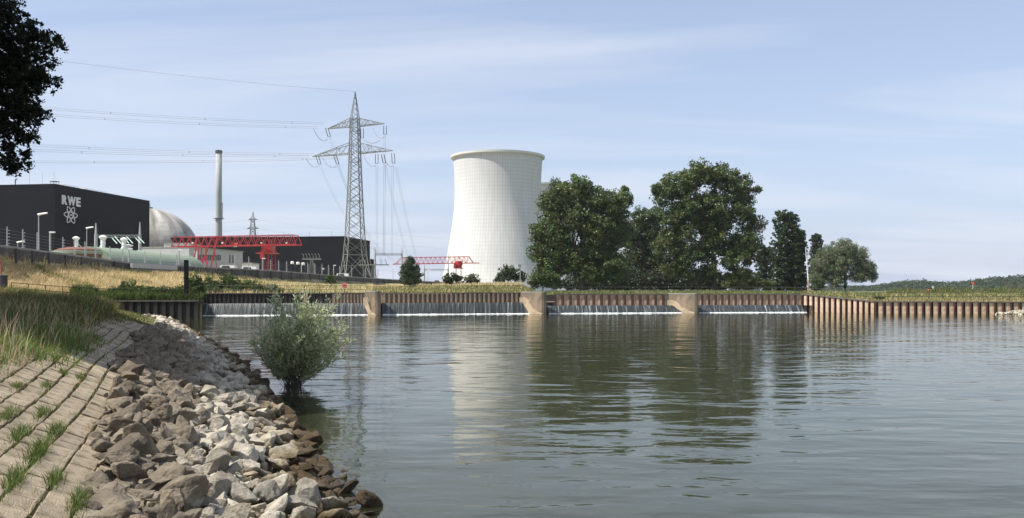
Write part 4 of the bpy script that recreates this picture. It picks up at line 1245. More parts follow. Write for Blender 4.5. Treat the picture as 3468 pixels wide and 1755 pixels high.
def pier(pxl, pxr, pxm, ytop, Y, zw, label):
    """left side face from pxl to pxm, dark nose from pxm to pxr"""
    a_ = Vector((.80, -.60, 0)); b_ = Vector((.60, .80, 0))
    p0 = PX(pxl, Y, 0); mpx = Y / FPX
    L = (pxm - pxl) * mpx / .80; w = (pxr - pxm) * mpx / .60
    zt = CAMZ + (HY - ytop) / FPX * Y
    t = thing('weir_pier', p0, label, 'weir pier', 'concrete piers of the weir')
    mb = MB()
    corner = [p0, p0 + a_ * (L - .25), p0 + a_ * L + b_ * .18, p0 + a_ * (L + .05) + b_ * (w * .6), p0 + a_ * (L - .2) + b_ * w, p0 + b_ * w]
    mb.prism([Vector((c.x, c.y, -.6)) for c in corner], (0, 0, zt + .6)); mb.build('body', M_pierbody, t)
    mb = MB(); mb.prism([Vector((c.x, c.y, zt + .003)) + (c - p0 - a_ * L / 2 - b_ * w / 2) * .03 for c in corner], (0, 0, .12)); mb.build('coping', M_wallcap, t)
    # ogee ledge on the side face
    curve = [(0, zw + .75), (.12 * L, zw + .78), (.28 * L, zw + .6), (.42 * L, zw + .2), (.52 * L, zw - .35), (.62 * L, .65), (.74 * L, .3), (.9 * L, .12), (.97 * L, .02)]
    poly = [p0 + a_ * s - b_ * .003 + Vector((0, 0, z)) for s, z in curve] + [p0 + a_ * (.97 * L) - b_ * .003 + Vector((0, 0, -.6)), p0 - b_ * .003 + Vector((0, 0, -.6))]
    mb = MB(); mb.prism(poly, -b_ * .38); mb.build('ogee_ledge', M_pier, t)
pier(1237, 1295, 1280, 989, 118.6, 1.54, 'short weir pier with pale curved ledge, nearest the willow shrub')
pier(1765, 1853, 1838, 991, 125.0, 1.54, 'broad weir pier standing below the big leafy tree with long stain')
pier(2265, 2358, 2345, 996, 130.0, 1.06, 'broad weir pier near the inclined end of the pile wall')

# ------------------------------------------------------------------ sheet pile walls
pile_cache = {}
def pile_mesh(pitch, h, dep, mats, key):
    k = (round(pitch, 2), round(h, 2), dep, key)
    if k in pile_cache: return pile_cache[k]
    p = pitch - .006
    prof = [(0.003, 0), (.42 * p, 0), (.47 * p, -dep), (.93 * p, -dep), (.97 * p, 0), (p, 0), (p, .12), (.003, .12)]
    sm = [0, 1, 0, 1, 0, 1, 1, 1]
    if key == 's':      # soldier pile of red steel with a pale infill panel beside it
        prof = [(.003, -dep), (.30 * p, -dep), (.30 * p, -dep * .1), (.36 * p, 0), (.92 * p, 0), (p, -dep * .1), (p, .12), (.003, .12)]
        sm = [1, 1, 1, 0, 0, 1, 1, 1]
    if key == 't':      # thin red pile, slot built and coloured as its shadow, pale infill
        prof = [(.003, -dep), (.16 * p, -dep), (.16 * p, dep), (.44 * p, dep), (.46 * p, -dep * .2), (p, -dep * .35), (p, dep + .1), (.003, dep + .1)]
        sm = [1, 1, 1, 1, 0, 1, 1, 1]
    mb = MB(); mb.prism([Vector((x, y, 0)) for x, y in prof], (0, 0, h), 1, sm)
    me = bpy.data.meshes.new('sheet_pile'); me.from_pydata(mb.v, [], mb.f)
    for mm in mats: me.materials.append(mm)
    me.polygons.foreach_set('material_index', mb.m); me.update()
    pile_cache[k] = me
    return me
def pile_wall(p0, p1, z0, z1, pitch, label, mats, dep=.32, key='r', zb=-.6, cap=True, over=.1):
    p0, p1 = Vector(p0), Vector(p1); p0.z = p1.z = 0
    L = (p1 - p0).length; n = max(1, round(L / pitch)); pitch = L / n
    d = (p1 - p0).normalized(); ang = math.atan2(d.y, d.x)
    t = thing('sheet_pile_wall', (p0.x, p0.y, 0), label, 'retaining wall', 'rusty sheet pile walls round the weir')
    for k in range(n):
        zt = z0 + (z1 - z0) * (k + .5) / n
        h = round((zt - zb) * 20) / 20
        o = bpy.data.objects.new('sheet_pile', pile_mesh(pitch, h, dep, mats, key)); col.objects.link(o)
        o.parent = t; q = d * (pitch * k); o.location = (q.x, q.y, zb); o.rotation_euler = (0, 0, ang)
    if cap:
        nn = Vector((d.y, -d.x, 0)); mb = MB()
        vs = []
        for p, z in ((p0, z0), (p1, z1)):
            for s in (dep + over, -.45):
                for dz in (.0, .14): vs.append(Vector((p.x, p.y, z + dz + .02)) + nn * s)
        mb.add(vs, [(0, 1, 5, 4), (2, 6, 7, 3), (1, 3, 7, 5), (0, 4, 6, 2), (0, 2, 3, 1), (4, 5, 7, 6)])
        mb.build('cap_beam', M_pilecap, t)
    return t
RM = [M_rust, M_rustred]
def fe(px, dz=0): return PX(px, interp(px, FE_PX, FE_D) - .45, 0)
pile_wall(fe(690), fe(1032), 2.73, 2.74, .62, 'dark pile wall under the bushes left of the pillar', [M_piledark, M_piledark], .2, 'd')
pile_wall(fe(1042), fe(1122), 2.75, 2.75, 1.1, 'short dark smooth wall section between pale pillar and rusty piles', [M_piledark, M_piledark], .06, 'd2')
pl = thing('concrete_pillar', fe(1037), 'pale concrete pillar set in the dark pool wall', 'pillar')
mb = MB(); c = fe(1037); mb.box((c.x, c.y - .2, 1.2), (.5, .6, 3.4)); mb.build('shaft', M_pier, pl)
mb = MB(); mb.box((c.x, c.y - .2, 2.96), (.62, .72, .1)); mb.build('cap', M_wallcap, pl)
pile_wall(fe(1124), fe(1238), 2.76, 2.77, .46, 'narrow rusty piles between the dark wall and the first pier', RM, .22)
pile_wall(fe(1290), fe(1768), 2.77, 2.78, .69, 'long rusty pile wall between the first and second piers', RM, .42)
pile_wall(fe(1875), fe(2268), 2.6, 2.6, 1.13, 'rusty pile wall with dark top halves between second and third piers', RM, .16, 's', over=.008)
pile_wall(fe(2352), fe(2712), 2.6, 2.6, 1.0, 'rusty pile wall between the third pier and the inclined wall', RM, .16, 's', over=.008)
pile_wall(fe(2715), fe(2960), 2.6, 1.55, .83, 'inclined pile wall stepping down to the low bank', RM, .14, 't', over=.01)
pile_wall(fe(2962), fe(3700), 1.55, 1.5, 1.04, 'low rusty pile wall along the river on the right bank', RM, .26, 't', over=.01)
pile_wall((-52, 102.2, 0), (-36.3, 102.9, 0), 1.93, 1.93, .95, 'dark pile wall below the bushes at the paved bank', [M_piledark, M_piledark], .3, 'd')
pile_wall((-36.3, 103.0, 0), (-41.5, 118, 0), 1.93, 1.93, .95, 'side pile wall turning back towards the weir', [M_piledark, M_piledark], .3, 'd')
# slot with a beam right of the second pier
sl = thing('stop_log_slot', fe(1855), 'dark slot with a pale crossbeam right of the second pier', 'sluice')
c0, c1 = fe(1850), fe(1878); mb = MB(); mb.prism([Vector((c0.x, c0.y, .4)), Vector((c1.x, c1.y, .4)), Vector((c1.x, c1.y + .5, .4)), Vector((c0.x, c0.y + .5, .4))], (0, 0, 2.2)); mb.build('back', M_piledark, sl)
mb = MB(); mb.box(((c0.x + c1.x) / 2, c0.y - .1, 1.55), (1.25, .12, .14)); mb.build('crossbeam', M_pier, sl)

# ------------------------------------------------------------------ railings
def railing(pts, spacing, h, label, m=M_rail, r=.035, mid=True):
    pts = [Vector(p) for p in pts]
    t = thing('railing', pts[0], label, 'railing', 'iron railings along the water')
    dist = [0]
    for a, b_ in zip(pts[:-1], pts[1:]): dist.append(dist[-1] + (b_ - a).length)
    n = max(1, round(dist[-1] / spacing))
    pos = []
    for k in range(n + 1):
        s = dist[-1] * k / n
        i = min(len(pts) - 2, max(j for j in range(len(dist)) if dist[j] <= s + 1e-6))
        f = (s - dist[i]) / max(1e-6, dist[i + 1] - dist[i]); pos.append(pts[i].lerp(pts[i + 1], min(1, f)))
    for p in pos:
        mb = MB(); mb.bar(p - Vector((0, 0, .15)), p + Vector((0, 0, h)), r, 5); mb.build('post', m, t)
    for z in ((h, h * .5) if mid else (h,)):
        mb = MB(); mb.tube([p + Vector((0, 0, z)) for p in pos], r * .9, 5); mb.build('rail', m, t)
railing([(-58.5, 103.6, 2.9), (-50, 103.6, 2.25), (-44, 103.6, 2.05), (-36.6, 103.8, 1.95)], 2.0, 1.25, 'black railing in front of the golden slope at the dark bushes', M_dark, .045)
def rl(px, Y): return PX(px, Y, zfar(px, Y))
railing([rl(px, Y) for px, Y in ((655, 129), (760, 129.5), (880, 130), (960, 130.5), (1240, 131.5))], 2.2, 1.15, 'thin railing between the willow shrub top and the first pier', M_rail, .035)
railing([rl(px, Y) for px, Y in ((1245, 150), (1500, 152), (1770, 154))], 2.4, 1.0, 'thin grey railing along the sandy path and the green bank', M_rail, .03)
railing([rl(px, Y) for px, Y in ((1870, 142), (2100, 142), (2300, 143), (2560, 143), (2700, 142), (2870, 138), (2960, 134))], 2.4, 1.05, 'grey railing running below the big trees to the inclined wall', M_rail, .035)
railing([rl(px, Y) for px, Y in ((2962, 133), (3200, 131), (3480, 130), (3700, 129))], 1.95, 1.2, 'low railing on the right bank above the pile wall', M_rail, .04)

# tall dark post, red frame on its block, lifebuoy box
c = P(631, 1000, 104.6); t = thing('mooring_post', c, 'tall thick black post standing at the railing corner', 'post')
mb = MB(); mb.box((c.x, c.y, c.z + 1.6), (.42, .42, 5.0)); mb.build('shaft', M_dark, t)
mb = MB(); mb.box((c.x, c.y, c.z + 4.14), (.36, .36, .06)); mb.build('cap', M_dark, t)
c = P(-14, 942, 90)
t = thing('concrete_block', c, 'grey concrete block at the left edge of the golden slope', 'block')
mb = MB(); mb.box((c.x, c.y, c.z - .4), (1.7, 1.2, 1.3)); mb.build('block_body', M_wallconc, t)
mb = MB(); mb.box((c.x, c.y, c.z + .3), (1.78, 1.28, .1)); mb.build('block_cap', M_wallcap, t)
t = thing('red_railing', c + Vector((0, 0, .36)), 'rusty red tubular frame standing on the concrete block', 'railing')
mb = MB(); z = c.z + .36
for x in (-.8, .55): mb.bar((c.x + x, c.y, z), (c.x + x, c.y, z + 1.35), .04, 6)
mb.build('upright', M_carred, t)
mb = MB()
for h in (.7, 1.35): mb.bar((c.x - .8, c.y, z + h), (c.x + .55, c.y, z + h), .035, 6)
mb.build('rail', M_carred, t)
c = rl(1167, 133.5); t = thing('lifebuoy_box', c, 'faded pink lifebuoy box on a thin post by the railing', 'lifebuoy box')
mb = MB(); mb.bar(c, c + Vector((0, 0, .75)), .05); mb.build('stake', M_rail, t)
mb = MB(); zc = CAMZ + (HY - 967) / FPX * 133.5
b0 = Vector((c.x, c.y, zc))
pr = [(-.28, -.36), (.28, -.36), (.32, -.3), (.32, .28), (.24, .38), (-.24, .38), (-.32, .28), (-.32, -.3)]
mb.prism([b0 + Vector((x, -.14, z)) for x, z in pr], (0, .28, 0)); mb.build('case', M_pink, t)
mb = MB(); mb.tube([b0 + Vector((.16 * math.cos(a), -.16, .16 * math.sin(a) - .02)) for a in np.linspace(0, 2 * math.pi, 13)], .035, 5); mb.build('ring_relief', M_carred, t)

# right bank: white and red marks, mast
c = rl(3295, 168); t = thing('river_mark', c, 'thin pale post with a red round top above the right bank', 'river mark')
ztp = CAMZ + (HY - 960) / FPX * 168
mb = MB(); mb.bar(c, Vector((c.x, c.y, ztp)), .06, 6); mb.build('stake', M_lightgrey, t)
mb = MB(); mb.bar(Vector((c.x, c.y - .06, ztp)), Vector((c.x, c.y + .06, ztp)), .26, 14); mb.build('disc', M_orange, t)
c = rl(3162, 170); t = thing('marker_post', c, 'short stout white marker post in the grass of the right bank', 'marker post')
ztp = CAMZ + (HY - 971) / FPX * 170
mb = MB(); mb.prism([(c.x - .12, c.y - .1, c.z - .2), (c.x + .12, c.y - .1, c.z - .2), (c.x + .12, c.y + .1, c.z - .2), (c.x - .12, c.y + .1, c.z - .2)], (-.12, 0, ztp - c.z + .2)); mb.build('stake', M_white, t)
mb = MB(); mb.box((c.x - .12, c.y, ztp + .03), (.28, .24, .06)); mb.build('cap', M_white, t)
c = P(3147, 985, 168); t = thing('buoy', c, 'small orange buoy lying in the grass beside the white marker', 'buoy')
mb = MB(); mb.lathe(c - Vector((0, 0, .3)), [(.1, 0), (.3, .1), (.36, .3), (.28, .5), (.08, .6)], 12); mb.build('body', M_orange, t, smooth=True)
mb = MB(); mb.bar(c + Vector((0, 0, .28)), c + Vector((0, 0, .5)), .04); mb.build('eye', M_dark, t)
c = rl(2737, 200); t = thing('water_gauge_mast', c, 'slim red and white mast between the tall poplar and the willow', 'mast')
ztp = CAMZ + (HY - 838) / FPX * 200; zmm = CAMZ + (HY - 950) / FPX * 200
mb = MB(); mb.bar(c, Vector((c.x, c.y, zmm)), .16, 8); mb.build('lower_pole', mat('faded_red_white', (.5, .32, .28), .6, .4, 1.5), t)
mb = MB(); mb.bar(Vector((c.x, c.y, zmm + .002)), Vector((c.x - .6, c.y, ztp)), .13, 8, .05); mb.build('upper_pole', M_white, t)
# floodlight mast by the tower bush
c = rl(1762, 186); t = thing('floodlight_mast', c, 'grey mast with tilted panel beside the bush at the tower foot', 'mast')
ztp = CAMZ + (HY - 902) / FPX * 186
mb = MB(); mb.bar(c, Vector((c.x, c.y, ztp)), .09, 6); mb.build('mast', M_post, t)
mb = MB(); mb.box((c.x - .25, c.y, ztp + .1), (.8, .5, .5), .4); mb.build('lamp_box', M_grey, t)
mb = MB(); mb.bar(Vector((c.x, c.y, ztp - 1.0)), Vector((c.x - .9, c.y, ztp - 1.45)), .1); mb.build('arm', M_white, t)

# ------------------------------------------------------------------ air
hz = MB(); hz.box((200, 1320, 46.5), (6600, 2780, 98))
hm, hnt, hN, hL, hb = new_mat('air')
hN.remove(hb)
pv = hN.new('ShaderNodeVolumePrincipled'); pv.inputs['Color'].default_value = (.90, .94, 1.0, 1); pv.inputs['Density'].default_value = .00007; pv.inputs['Anisotropy'].default_value = .2
hL.new(pv.outputs[0], hN['Material Output'].inputs['Volume'])
structure(hz.build('haze', hm), 'stuff')

# ------------------------------------------------------------------ plants
def leaf_quads(pts, size, cols, aspect=1.0, droop=0.0, normals=None):
    """random leaf-shaped quads at pts; size array"""
    N = len(pts)
    d = rng.normal(size=(N, 3)); d[:, 2] -= droop; d /= np.linalg.norm(d, axis=1)[:, None]
    e = rng.normal(size=(N, 3)); e -= (e * d).sum(1)[:, None] * d; e /= np.linalg.norm(e, axis=1)[:, None]
    L = size[:, None] * .5; W = L * aspect
    v = np.stack([pts - d * L, pts + e * W * .8 + d * L * .1, pts + d * L, pts - e * W * .8 + d * L * .1], 1).reshape(-1, 3)
    f = np.arange(N * 4).reshape(N, 4)
    c = np.repeat(cols, 4, axis=0)
    return v, f, c

def clump_points(centers, radii, per, shell=.55):
    C = np.repeat(centers, per, axis=0); Rr = np.repeat(radii, per)
    d = rng.normal(size=(len(C), 3)); d /= np.linalg.norm(d, axis=1)[:, None]
    rad = Rr * (shell + (1 - shell) * rng.random(len(C))) ** 1.0
    return C + d * rad[:, None] * np.array([1, 1, .8])

def crown_from_lobes(lobes, Y, ydepth, dens, cr, per, leaf, base, name, parent, mat_, aspect=.8, darkvar=.45, hue=.12, flat=1.0):
    """lobes: (px, py, rpx, rpy) in the photo; built as balls of clumps of leaves at depth Y"""
    cs, rs = [], []
    mp = Y / FPX
    for lb in lobes:
        px, py, rx = lb[0], lb[1], lb[2]; ry = lb[3] if len(lb) > 3 else rx
        oy = lb[4] if len(lb) > 4 else 0
        c = P(px, py, Y + oy)
        n = max(3, int(dens * (rx * mp) * (ry * mp) * 1.7))
        for _ in range(n):
            d = rng.normal(size=3); d /= np.linalg.norm(d)
            rr = rng.random() ** (1 / 2.2)
            cs.append((c.x + d[0] * rx * mp * rr, c.y + d[1] * min(rx * mp, ydepth) * rr, c.z + d[2] * ry * mp * rr))
            rs.append(cr * (.6 + .8 * rng.random()))
    cs = np.array(cs); rs = np.array(rs)
    pts = clump_points(cs, rs, per)
    cb = np.array(base)[None, :] * (1 - darkvar + 2 * darkvar * rng.random((len(cs), 1)))
    cb = cb * (1 + hue * rng.normal(size=(len(cs), 3)) * np.array([1, .3, .6]))
    cols = np.repeat(np.clip(cb, .004, 1), per, axis=0) * (.75 + .5 * rng.random((len(pts), 1)))
    v, f, c = leaf_quads(pts, leaf * (.6 + .8 * rng.random(len(pts))), cols, aspect)
    return np_mesh(name, v, f, mat_, c, parent), cs, rs

def limbs(parent, base, top, tw, targets, nm='limb', m=M_bark, nb=9):
    base, top = Vector(base), Vector(top)
    mb = MB()
    pts = [base.lerp(top, k / 6) + Vector((random.uniform(-.15, .15) * k * .3, random.uniform(-.15, .15), 0)) for k in range(7)]
    mb.tube(pts, tw, 8, r1=tw * .45); mb.build('trunk', m, parent, smooth=True)
    T = list(targets); random.shuffle(T)
    for tg in T[:nb]:
        tg = Vector(tg); k = random.randint(2, 6); s = pts[k]
        mid = s.lerp(tg, .5) + Vector((0, 0, (tg - s).length * .1))
        mb = MB(); mb.tube([s, s.lerp(mid, .6), mid, tg], tw * .38, 5, r1=tw * .08); mb.build(nm, m, parent, smooth=True)

def tree(name, label, cat, lobes, Y, pxb, yb, trunk_top_y, tw, dens, cr, per, leaf, base, grp, mat_=M_leaf, ydepth=7, nb=9, m=M_bark, **kw):
    b0 = P(pxb, yb, Y)
    zg = ground_at(b0.x, b0.y); b0.z = min(b0.z, zg) - .1
    t = thing(name, b0, label, cat, grp)
    cr_, cs, rs = crown_from_lobes(lobes, Y, ydepth, dens, cr, per, leaf, base, 'crown', t, mat_, **kw)
    limbs(t, b0, P(pxb, trunk_top_y, Y), tw, cs, m=m, nb=nb)
    return t
G_big = 'tall broad trees behind the weir'
GREEN = (.085, .115, .036)
tree('poplar_tree', 'broad dark green tree standing right in front of the cooling tower edge', 'tree',
     [(1960, 640, 55, 45), (1900, 655, 50, 50), (2010, 680, 60, 60), (2080, 700, 60, 55), (2120, 665, 24, 30), (1860, 700, 45, 50), (1930, 740, 75, 60), (2030, 770, 70, 60), (1850, 790, 48, 55), (1830, 860, 42, 50), (1880, 870, 60, 60),
      (1950, 880, 55, 60), (2050, 880, 65, 60), (2095, 790, 45, 60), (1860, 925, 45, 40), (2000, 920, 60, 40), (2090, 930, 45, 45), (2020, 830, 60, 60), (1880, 810, 60, 50)],
     190, 1970, 980, 650, .75, 4.6, 1.05, 64, .42, GREEN, G_big, nb=14, ydepth=6)
tree('poplar_tree', 'tallest tree with airy crown and visible branches, right of its broad neighbour', 'tree',
     [(2370, 590, 65, 45), (2300, 625, 60, 45), (2440, 600, 60, 45), (2500, 640, 50, 55), (2250, 660, 40, 45), (2230, 640, 25, 20), (2330, 690, 75, 55), (2420, 700, 75, 60), (2510, 710, 50, 55), (2550, 755, 40, 35), (2280, 740, 50, 45), (2300, 790, 65, 50),
      (2420, 800, 60, 50), (2520, 810, 55, 50), (2260, 830, 50, 50), (2330, 870, 60, 50), (2480, 870, 60, 50), (2540, 860, 35, 40), (2290, 910, 50, 40), (2400, 920, 45, 35), (2500, 925, 45, 30), (2565, 640, 14, 14), (2360, 750, 45, 40), (2440, 755, 45, 40), (2395, 850, 50, 40)],
     205, 2418, 978, 640, .7, 4.1, 1.0, 64, .42, GREEN, G_big, nb=18, ydepth=6)
tree('ash_tree', 'mid green tree filling the gap between the two biggest trees', 'tree',
     [(2170, 750, 45, 45), (2220, 735, 40, 35), (2140, 800, 50, 50), (2210, 810, 55, 55), (2160, 880, 60, 50), (2230, 890, 50, 50), (2190, 930, 60, 35), (2130, 930, 40, 35)],
     245, 2180, 978, 760, .5, 4.0, 1.2, 56, .5, (.065, .09, .034), G_big, nb=7)
tree('dense_tree', 'dark low tree under the airy crown in the shade behind the railing', 'tree',
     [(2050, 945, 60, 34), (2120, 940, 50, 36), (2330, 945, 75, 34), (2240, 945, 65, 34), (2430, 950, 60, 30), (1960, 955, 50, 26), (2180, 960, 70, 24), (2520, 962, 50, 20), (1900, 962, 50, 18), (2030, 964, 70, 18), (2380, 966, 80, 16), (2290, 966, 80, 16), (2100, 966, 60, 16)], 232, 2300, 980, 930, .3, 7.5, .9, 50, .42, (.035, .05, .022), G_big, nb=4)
G_lom = 'slim upright poplars on the right'
def lombardy(pxc, w, yt, Y, label, g=(.05, .072, .03), split=0):
    lo = []
    h = 978 - yt
    for k in range(14):
        f = k / 13; y = yt + f * (h - 12) + 8
        ww = w * (.70 + .30 * math.sin(min(1, f * 1.25) * math.pi / 2)) * (1 if f < .85 else 1 - (f - .85) * 1.5)
        lo.append((pxc - ww * .35 + random.uniform(-3, 3), y, ww * .62, h * .06)); lo.append((pxc + ww * .35 + random.uniform(-3, 3), y + 6, ww * .6, h * .06))
    if split: lo = [(l[0], l[1], l[2], l[3]) for l in lo]
    return tree('lombardy_poplar', label, 'tree', lo, Y, pxc, 979, yt + 30, .4, 9.5, .42, 40, .34, g, G_lom, nb=6, ydepth=3, mat_=M_leafdark)
lombardy(2665, 62, 718, 235, 'tallest and widest slim poplar, next to the airy tree')
lombardy(2708, 32, 778, 238, 'slim poplar touching the tallest poplar on its right side')
lombardy(2592, 38, 828, 262, 'shorter dark poplar peeping out behind the airy tree', (.04, .06, .03))
lombardy(2766, 30, 792, 300, 'lone slim poplar standing behind the round willow', (.035, .05, .028))
tree('willow_tree', 'rounded silvery green willow tree at the end of the tree row', 'tree',
     [(2855, 845, 45, 36), (2810, 865, 40, 36), (2900, 860, 40, 32), (2780, 900, 34, 40), (2840, 900, 55, 42), (2920, 905, 36, 36), (2770, 945, 30, 28), (2830, 945, 45, 28), (2940, 915, 28, 28), (2905, 935, 40, 25), (2955, 930, 14, 22)],
     215, 2862, 980, 850, .55, 10.0, .75, 66, .34, (.15, .18, .10), None, nb=8, aspect=.4, darkvar=.22, ydepth=5)
G_b = 'bushes and small trees along the dike'
def bush(label, lobes, Y, pxb, yb, leaf=.3, cr=.55, dens=9, per=46, base=(.055, .08, .03), name='bush', nb=4, mat_=M_leafdark, tw=.12, **kw):
    return tree(name, label, 'bush' if name == 'bush' else 'tree', lobes, Y, pxb, yb, yb - 25, tw, dens, cr, per, leaf, base, G_b, nb=nb, ydepth=3.5, mat_=mat_, **kw)
bush('cone shaped dense small tree standing before the red crane', [(1388, 884, 17, 16), (1388, 902, 32, 20), (1391, 928, 40, 24), (1391, 950, 42, 18)], 192, 1391, 968, name='cone_tree', dens=16, cr=.5, leaf=.26, base=(.045, .07, .028))
bush('round dark bush below the smaller red crane', [(1530, 942, 30, 18), (1512, 950, 18, 14), (1552, 950, 18, 14)], 190, 1531, 968, base=(.04, .06, .025))
bush('small lighter bush beside the round dark bush', [(1597, 945, 24, 16), (1585, 952, 15, 10), (1612, 952, 14, 10)], 188, 1597, 966, base=(.07, .09, .04))
bush('wide bush at the foot of the cooling tower', [(1722, 920, 32, 22), (1750, 935, 40, 24), (1700, 942, 28, 18), (1690, 952, 20, 10)], 196, 1725, 968, base=(.05, .075, .035))
bush('low bright green bush at the foot of the broad tree', [(1835, 940, 40, 32), (1868, 950, 34, 26), (1808, 955, 22, 20)], 165, 1838, 980, base=(.07, .10, .03))
bush('sunlit yellowish bushes right of the airy tree', [(2480, 952, 40, 26), (2530, 948, 40, 30), (2565, 958, 26, 22), (2600, 964, 30, 16)], 225, 2510, 980, base=(.09, .11, .045))
bush('little round tree growing alone on the grass before the wall', [(1122, 942, 15, 12), (1112, 952, 9, 8), (1130, 952, 10, 8)], 160, 1120, 978, name='young_tree', leaf=.22, cr=.3, dens=22, per=30, base=(.06, .10, .025))
# bushes over the dark pile walls on the left
bb = [(410, 998, 60, 28, 'dark low bush at the paved bank end of the railing'), (490, 998, 65, 28, 'leafy bush under the middle of the black railing'), (575, 998, 65, 28, 'wide dark bush left of the tall black post'),
      (650, 992, 45, 36, 'bush spilling over the corner of the dark pile wall')]
for px, py, rx, ry, lb in bb:
    bush(lb, [(px, py, rx, ry), (px - rx * .5, py + 5, rx * .5, ry * .8), (px + rx * .5, py + 4, rx * .5, ry * .8)], 107.0 + random.uniform(0, .8), px, 1018, leaf=.17, cr=.36, dens=30, per=50, base=(.055, .085, .022))
for px, py, rx, ry, Y, lb in ((655, 955, 28, 34, 108, 'bright shrub standing just behind the tall black post'), (715, 962, 36, 26, 133, 'dense bush left in the row above the dark pool wall'), (775, 955, 42, 32, 134, 'largest bush in the row above the dark pool wall'),
                          (835, 968, 50, 24, 133, 'low spreading bush above the dark pool wall'), (910, 980, 50, 14, 131.5, 'flat bush fading out above the pool wall'), (430, 972, 28, 28, 108, 'light green shrub poking through the black railing'), (710, 985, 70, 18, 131, 'dark creeper covering the edge of the pool wall')):
    bush(lb, [(px, py, rx, ry), (px - rx * .6, py + ry * .5, rx * .5, ry * .6), (px + rx * .6, py + ry * .5, rx * .5, ry * .6)], Y, px, py + ry + 8, leaf=.18, cr=.34, dens=22, per=40, base=(.065, .095, .028))
bush('small dark tuft of shrub on the low right bank', [(2980, 1010, 20, 8)], 133, 2980, 1020, leaf=.16, cr=.2, dens=40, per=30, base=(.04, .06, .02), nb=2)

# far woods on the hills, one mass
cs, rs = [], []
for px in np.arange(2790, 3900, 3.2):
    yt = interp(px, [2880, 2960, 3060, 3120, 3200, 3280, 3300, 3360, 3420, 3468, 3600, 3900], [968, 966, 950, 947, 955, 950, 945, 938, 932, 930, 936, 945])
    for k in range(7):
        y = yt + (988 - yt) * ((k + random.random()) / 7)
        Yd = 900 + 130 * (1 - (y - yt) / (988 - yt)) + random.uniform(-25, 25)
        c = P(px + random.uniform(-6, 6), y + 5, Yd); cs.append(c[:]); rs.append(random.uniform(2.0, 4.2))
for px in np.arange(-200, 2880, 7):
    if 1400 < px < 1500 or px > 1760:
        for k in range(3):
            c = P(px + random.uniform(-6, 6), 983 - 13 * random.random(), 1150 + random.uniform(-60, 60)); cs.append(c[:]); rs.append(random.uniform(2.5, 4))
cs = np.array(cs); rs = np.array(rs); per = 26
pts = clump_points(cs, rs, per)
cb = np.array([[.045, .065, .032]]) * (.7 + .6 * rng.random((len(cs), 1)))
v, f, c = leaf_quads(pts, 1.7 * (.6 + .8 * rng.random(len(pts))), np.repeat(cb, per, axis=0), .9)
structure(np_mesh('far_woods', v, f, M_leafdark, c), 'stuff')
hill = MB(); hv = []
for px in np.arange(2700, 4300, 20):
    yt = interp(px, [2860, 2960, 3060, 3120, 3200, 3280, 3360, 3468, 3600, 4300], [978, 974, 966, 962, 968, 964, 956, 950, 952, 960])
    for (y, Y) in ((989, 880), (yt, 1060), (989, 1500)): hv.append(P(px, y, Y) if Y < 1400 else PX(px, Y, 1))
nn = len(hv) // 3
hill.add(hv, [(3 * i + k, 3 * i + 3 + k, 3 * i + 4 + k, 3 * i + 1 + k) for i in range(nn - 1) for k in range(2)])
structure(hill.build('hill', M_bankturf, smooth=True))

# overhanging tree at the left edge, trunk outside the frame
lt_base = Vector((-29, 37, float(zbank(-29, 37)) - .1))
lt = thing('overhanging_tree', lt_base, 'near black leafy tree hanging into the picture at the left edge', 'tree')
cs, rs = [], []
edge = [(40, 30, 45), (20, 110, 60), (60, 90, 30), (110, 130, 45), (150, 110, 26), (165, 135, 18), (60, 190, 75), (130, 190, 40), (40, 270, 80), (110, 270, 50), (150, 260, 26), (60, 340, 70), (20, 400, 60), (85, 390, 35), (120, 375, 20), (30, 450, 45), (75, 455, 28), (40, 510, 28), (20, 560, 30), (55, 550, 22), (10, 330, 60), (15, 200, 60), (-20, 20, 60)]
for px, py, rp in edge:
    Y = 36; c = P(px, py, Y); rm = rp * Y / FPX
    for _ in range(int(125 * rm * rm) + 12):
        d = rng.normal(size=3); d /= np.linalg.norm(d); rr = rng.random() ** .45
        cs.append((c.x + d[0] * rm * rr, c.y + d[1] * 1.6 * rr, c.z + d[2] * rm * rr)); rs.append(.19 * (.7 + .7 * rng.random()))
n_edge = len(cs)
for _ in range(5200):        # the body of the crown, outside the frame
    d = rng.normal(size=3); d /= np.linalg.norm(d); rr = rng.random() ** .4
    p = (-27 + d[0] * 17 * rr, 40 + d[1] * 26 * rr, 13.8 + d[2] * 6.8 * rr)
    px = CX + p[0] / p[1] * FPX
    if px > -20 or p[1] < 15 or p[0] > -.584 * p[1] - 1.2: continue
    cs.append(p); rs.append(.5 + .45 * rng.random())
for _ in range(1500):
    d = rng.normal(size=3); d /= np.linalg.norm(d); rr = rng.random() ** .4
    p = (-21 + d[0] * 8 * rr, 24 + d[1] * 8.5 * rr, 12.5 + d[2] * 5.5 * rr)
    if CX + p[0] / p[1] * FPX > -60 or p[0] > -.584 * p[1] - 1.2: continue
    cs.append(p); rs.append(.5 + .45 * rng.random())
cs = np.array(cs); rs = np.array(rs)
p1 = clump_points(cs[:n_edge], rs[:n_edge], 22, .2); p2 = clump_points(cs[n_edge:], rs[n_edge:], 70, .3)
c1 = np.array([[.014, .02, .008]]) * (.6 + .8 * rng.random((len(p1), 1))); c2 = np.array([[.018, .026, .010]]) * (.6 + .8 * rng.random((len(p2), 1)))
v1, f1, k1 = leaf_quads(p1, .125 * (.6 + .8 * rng.random(len(p1))), np.repeat(c1, 1, axis=0), .85)
v2, f2, k2 = leaf_quads(p2, .42 * (.6 + .8 * rng.random(len(p2))), c2, .85)
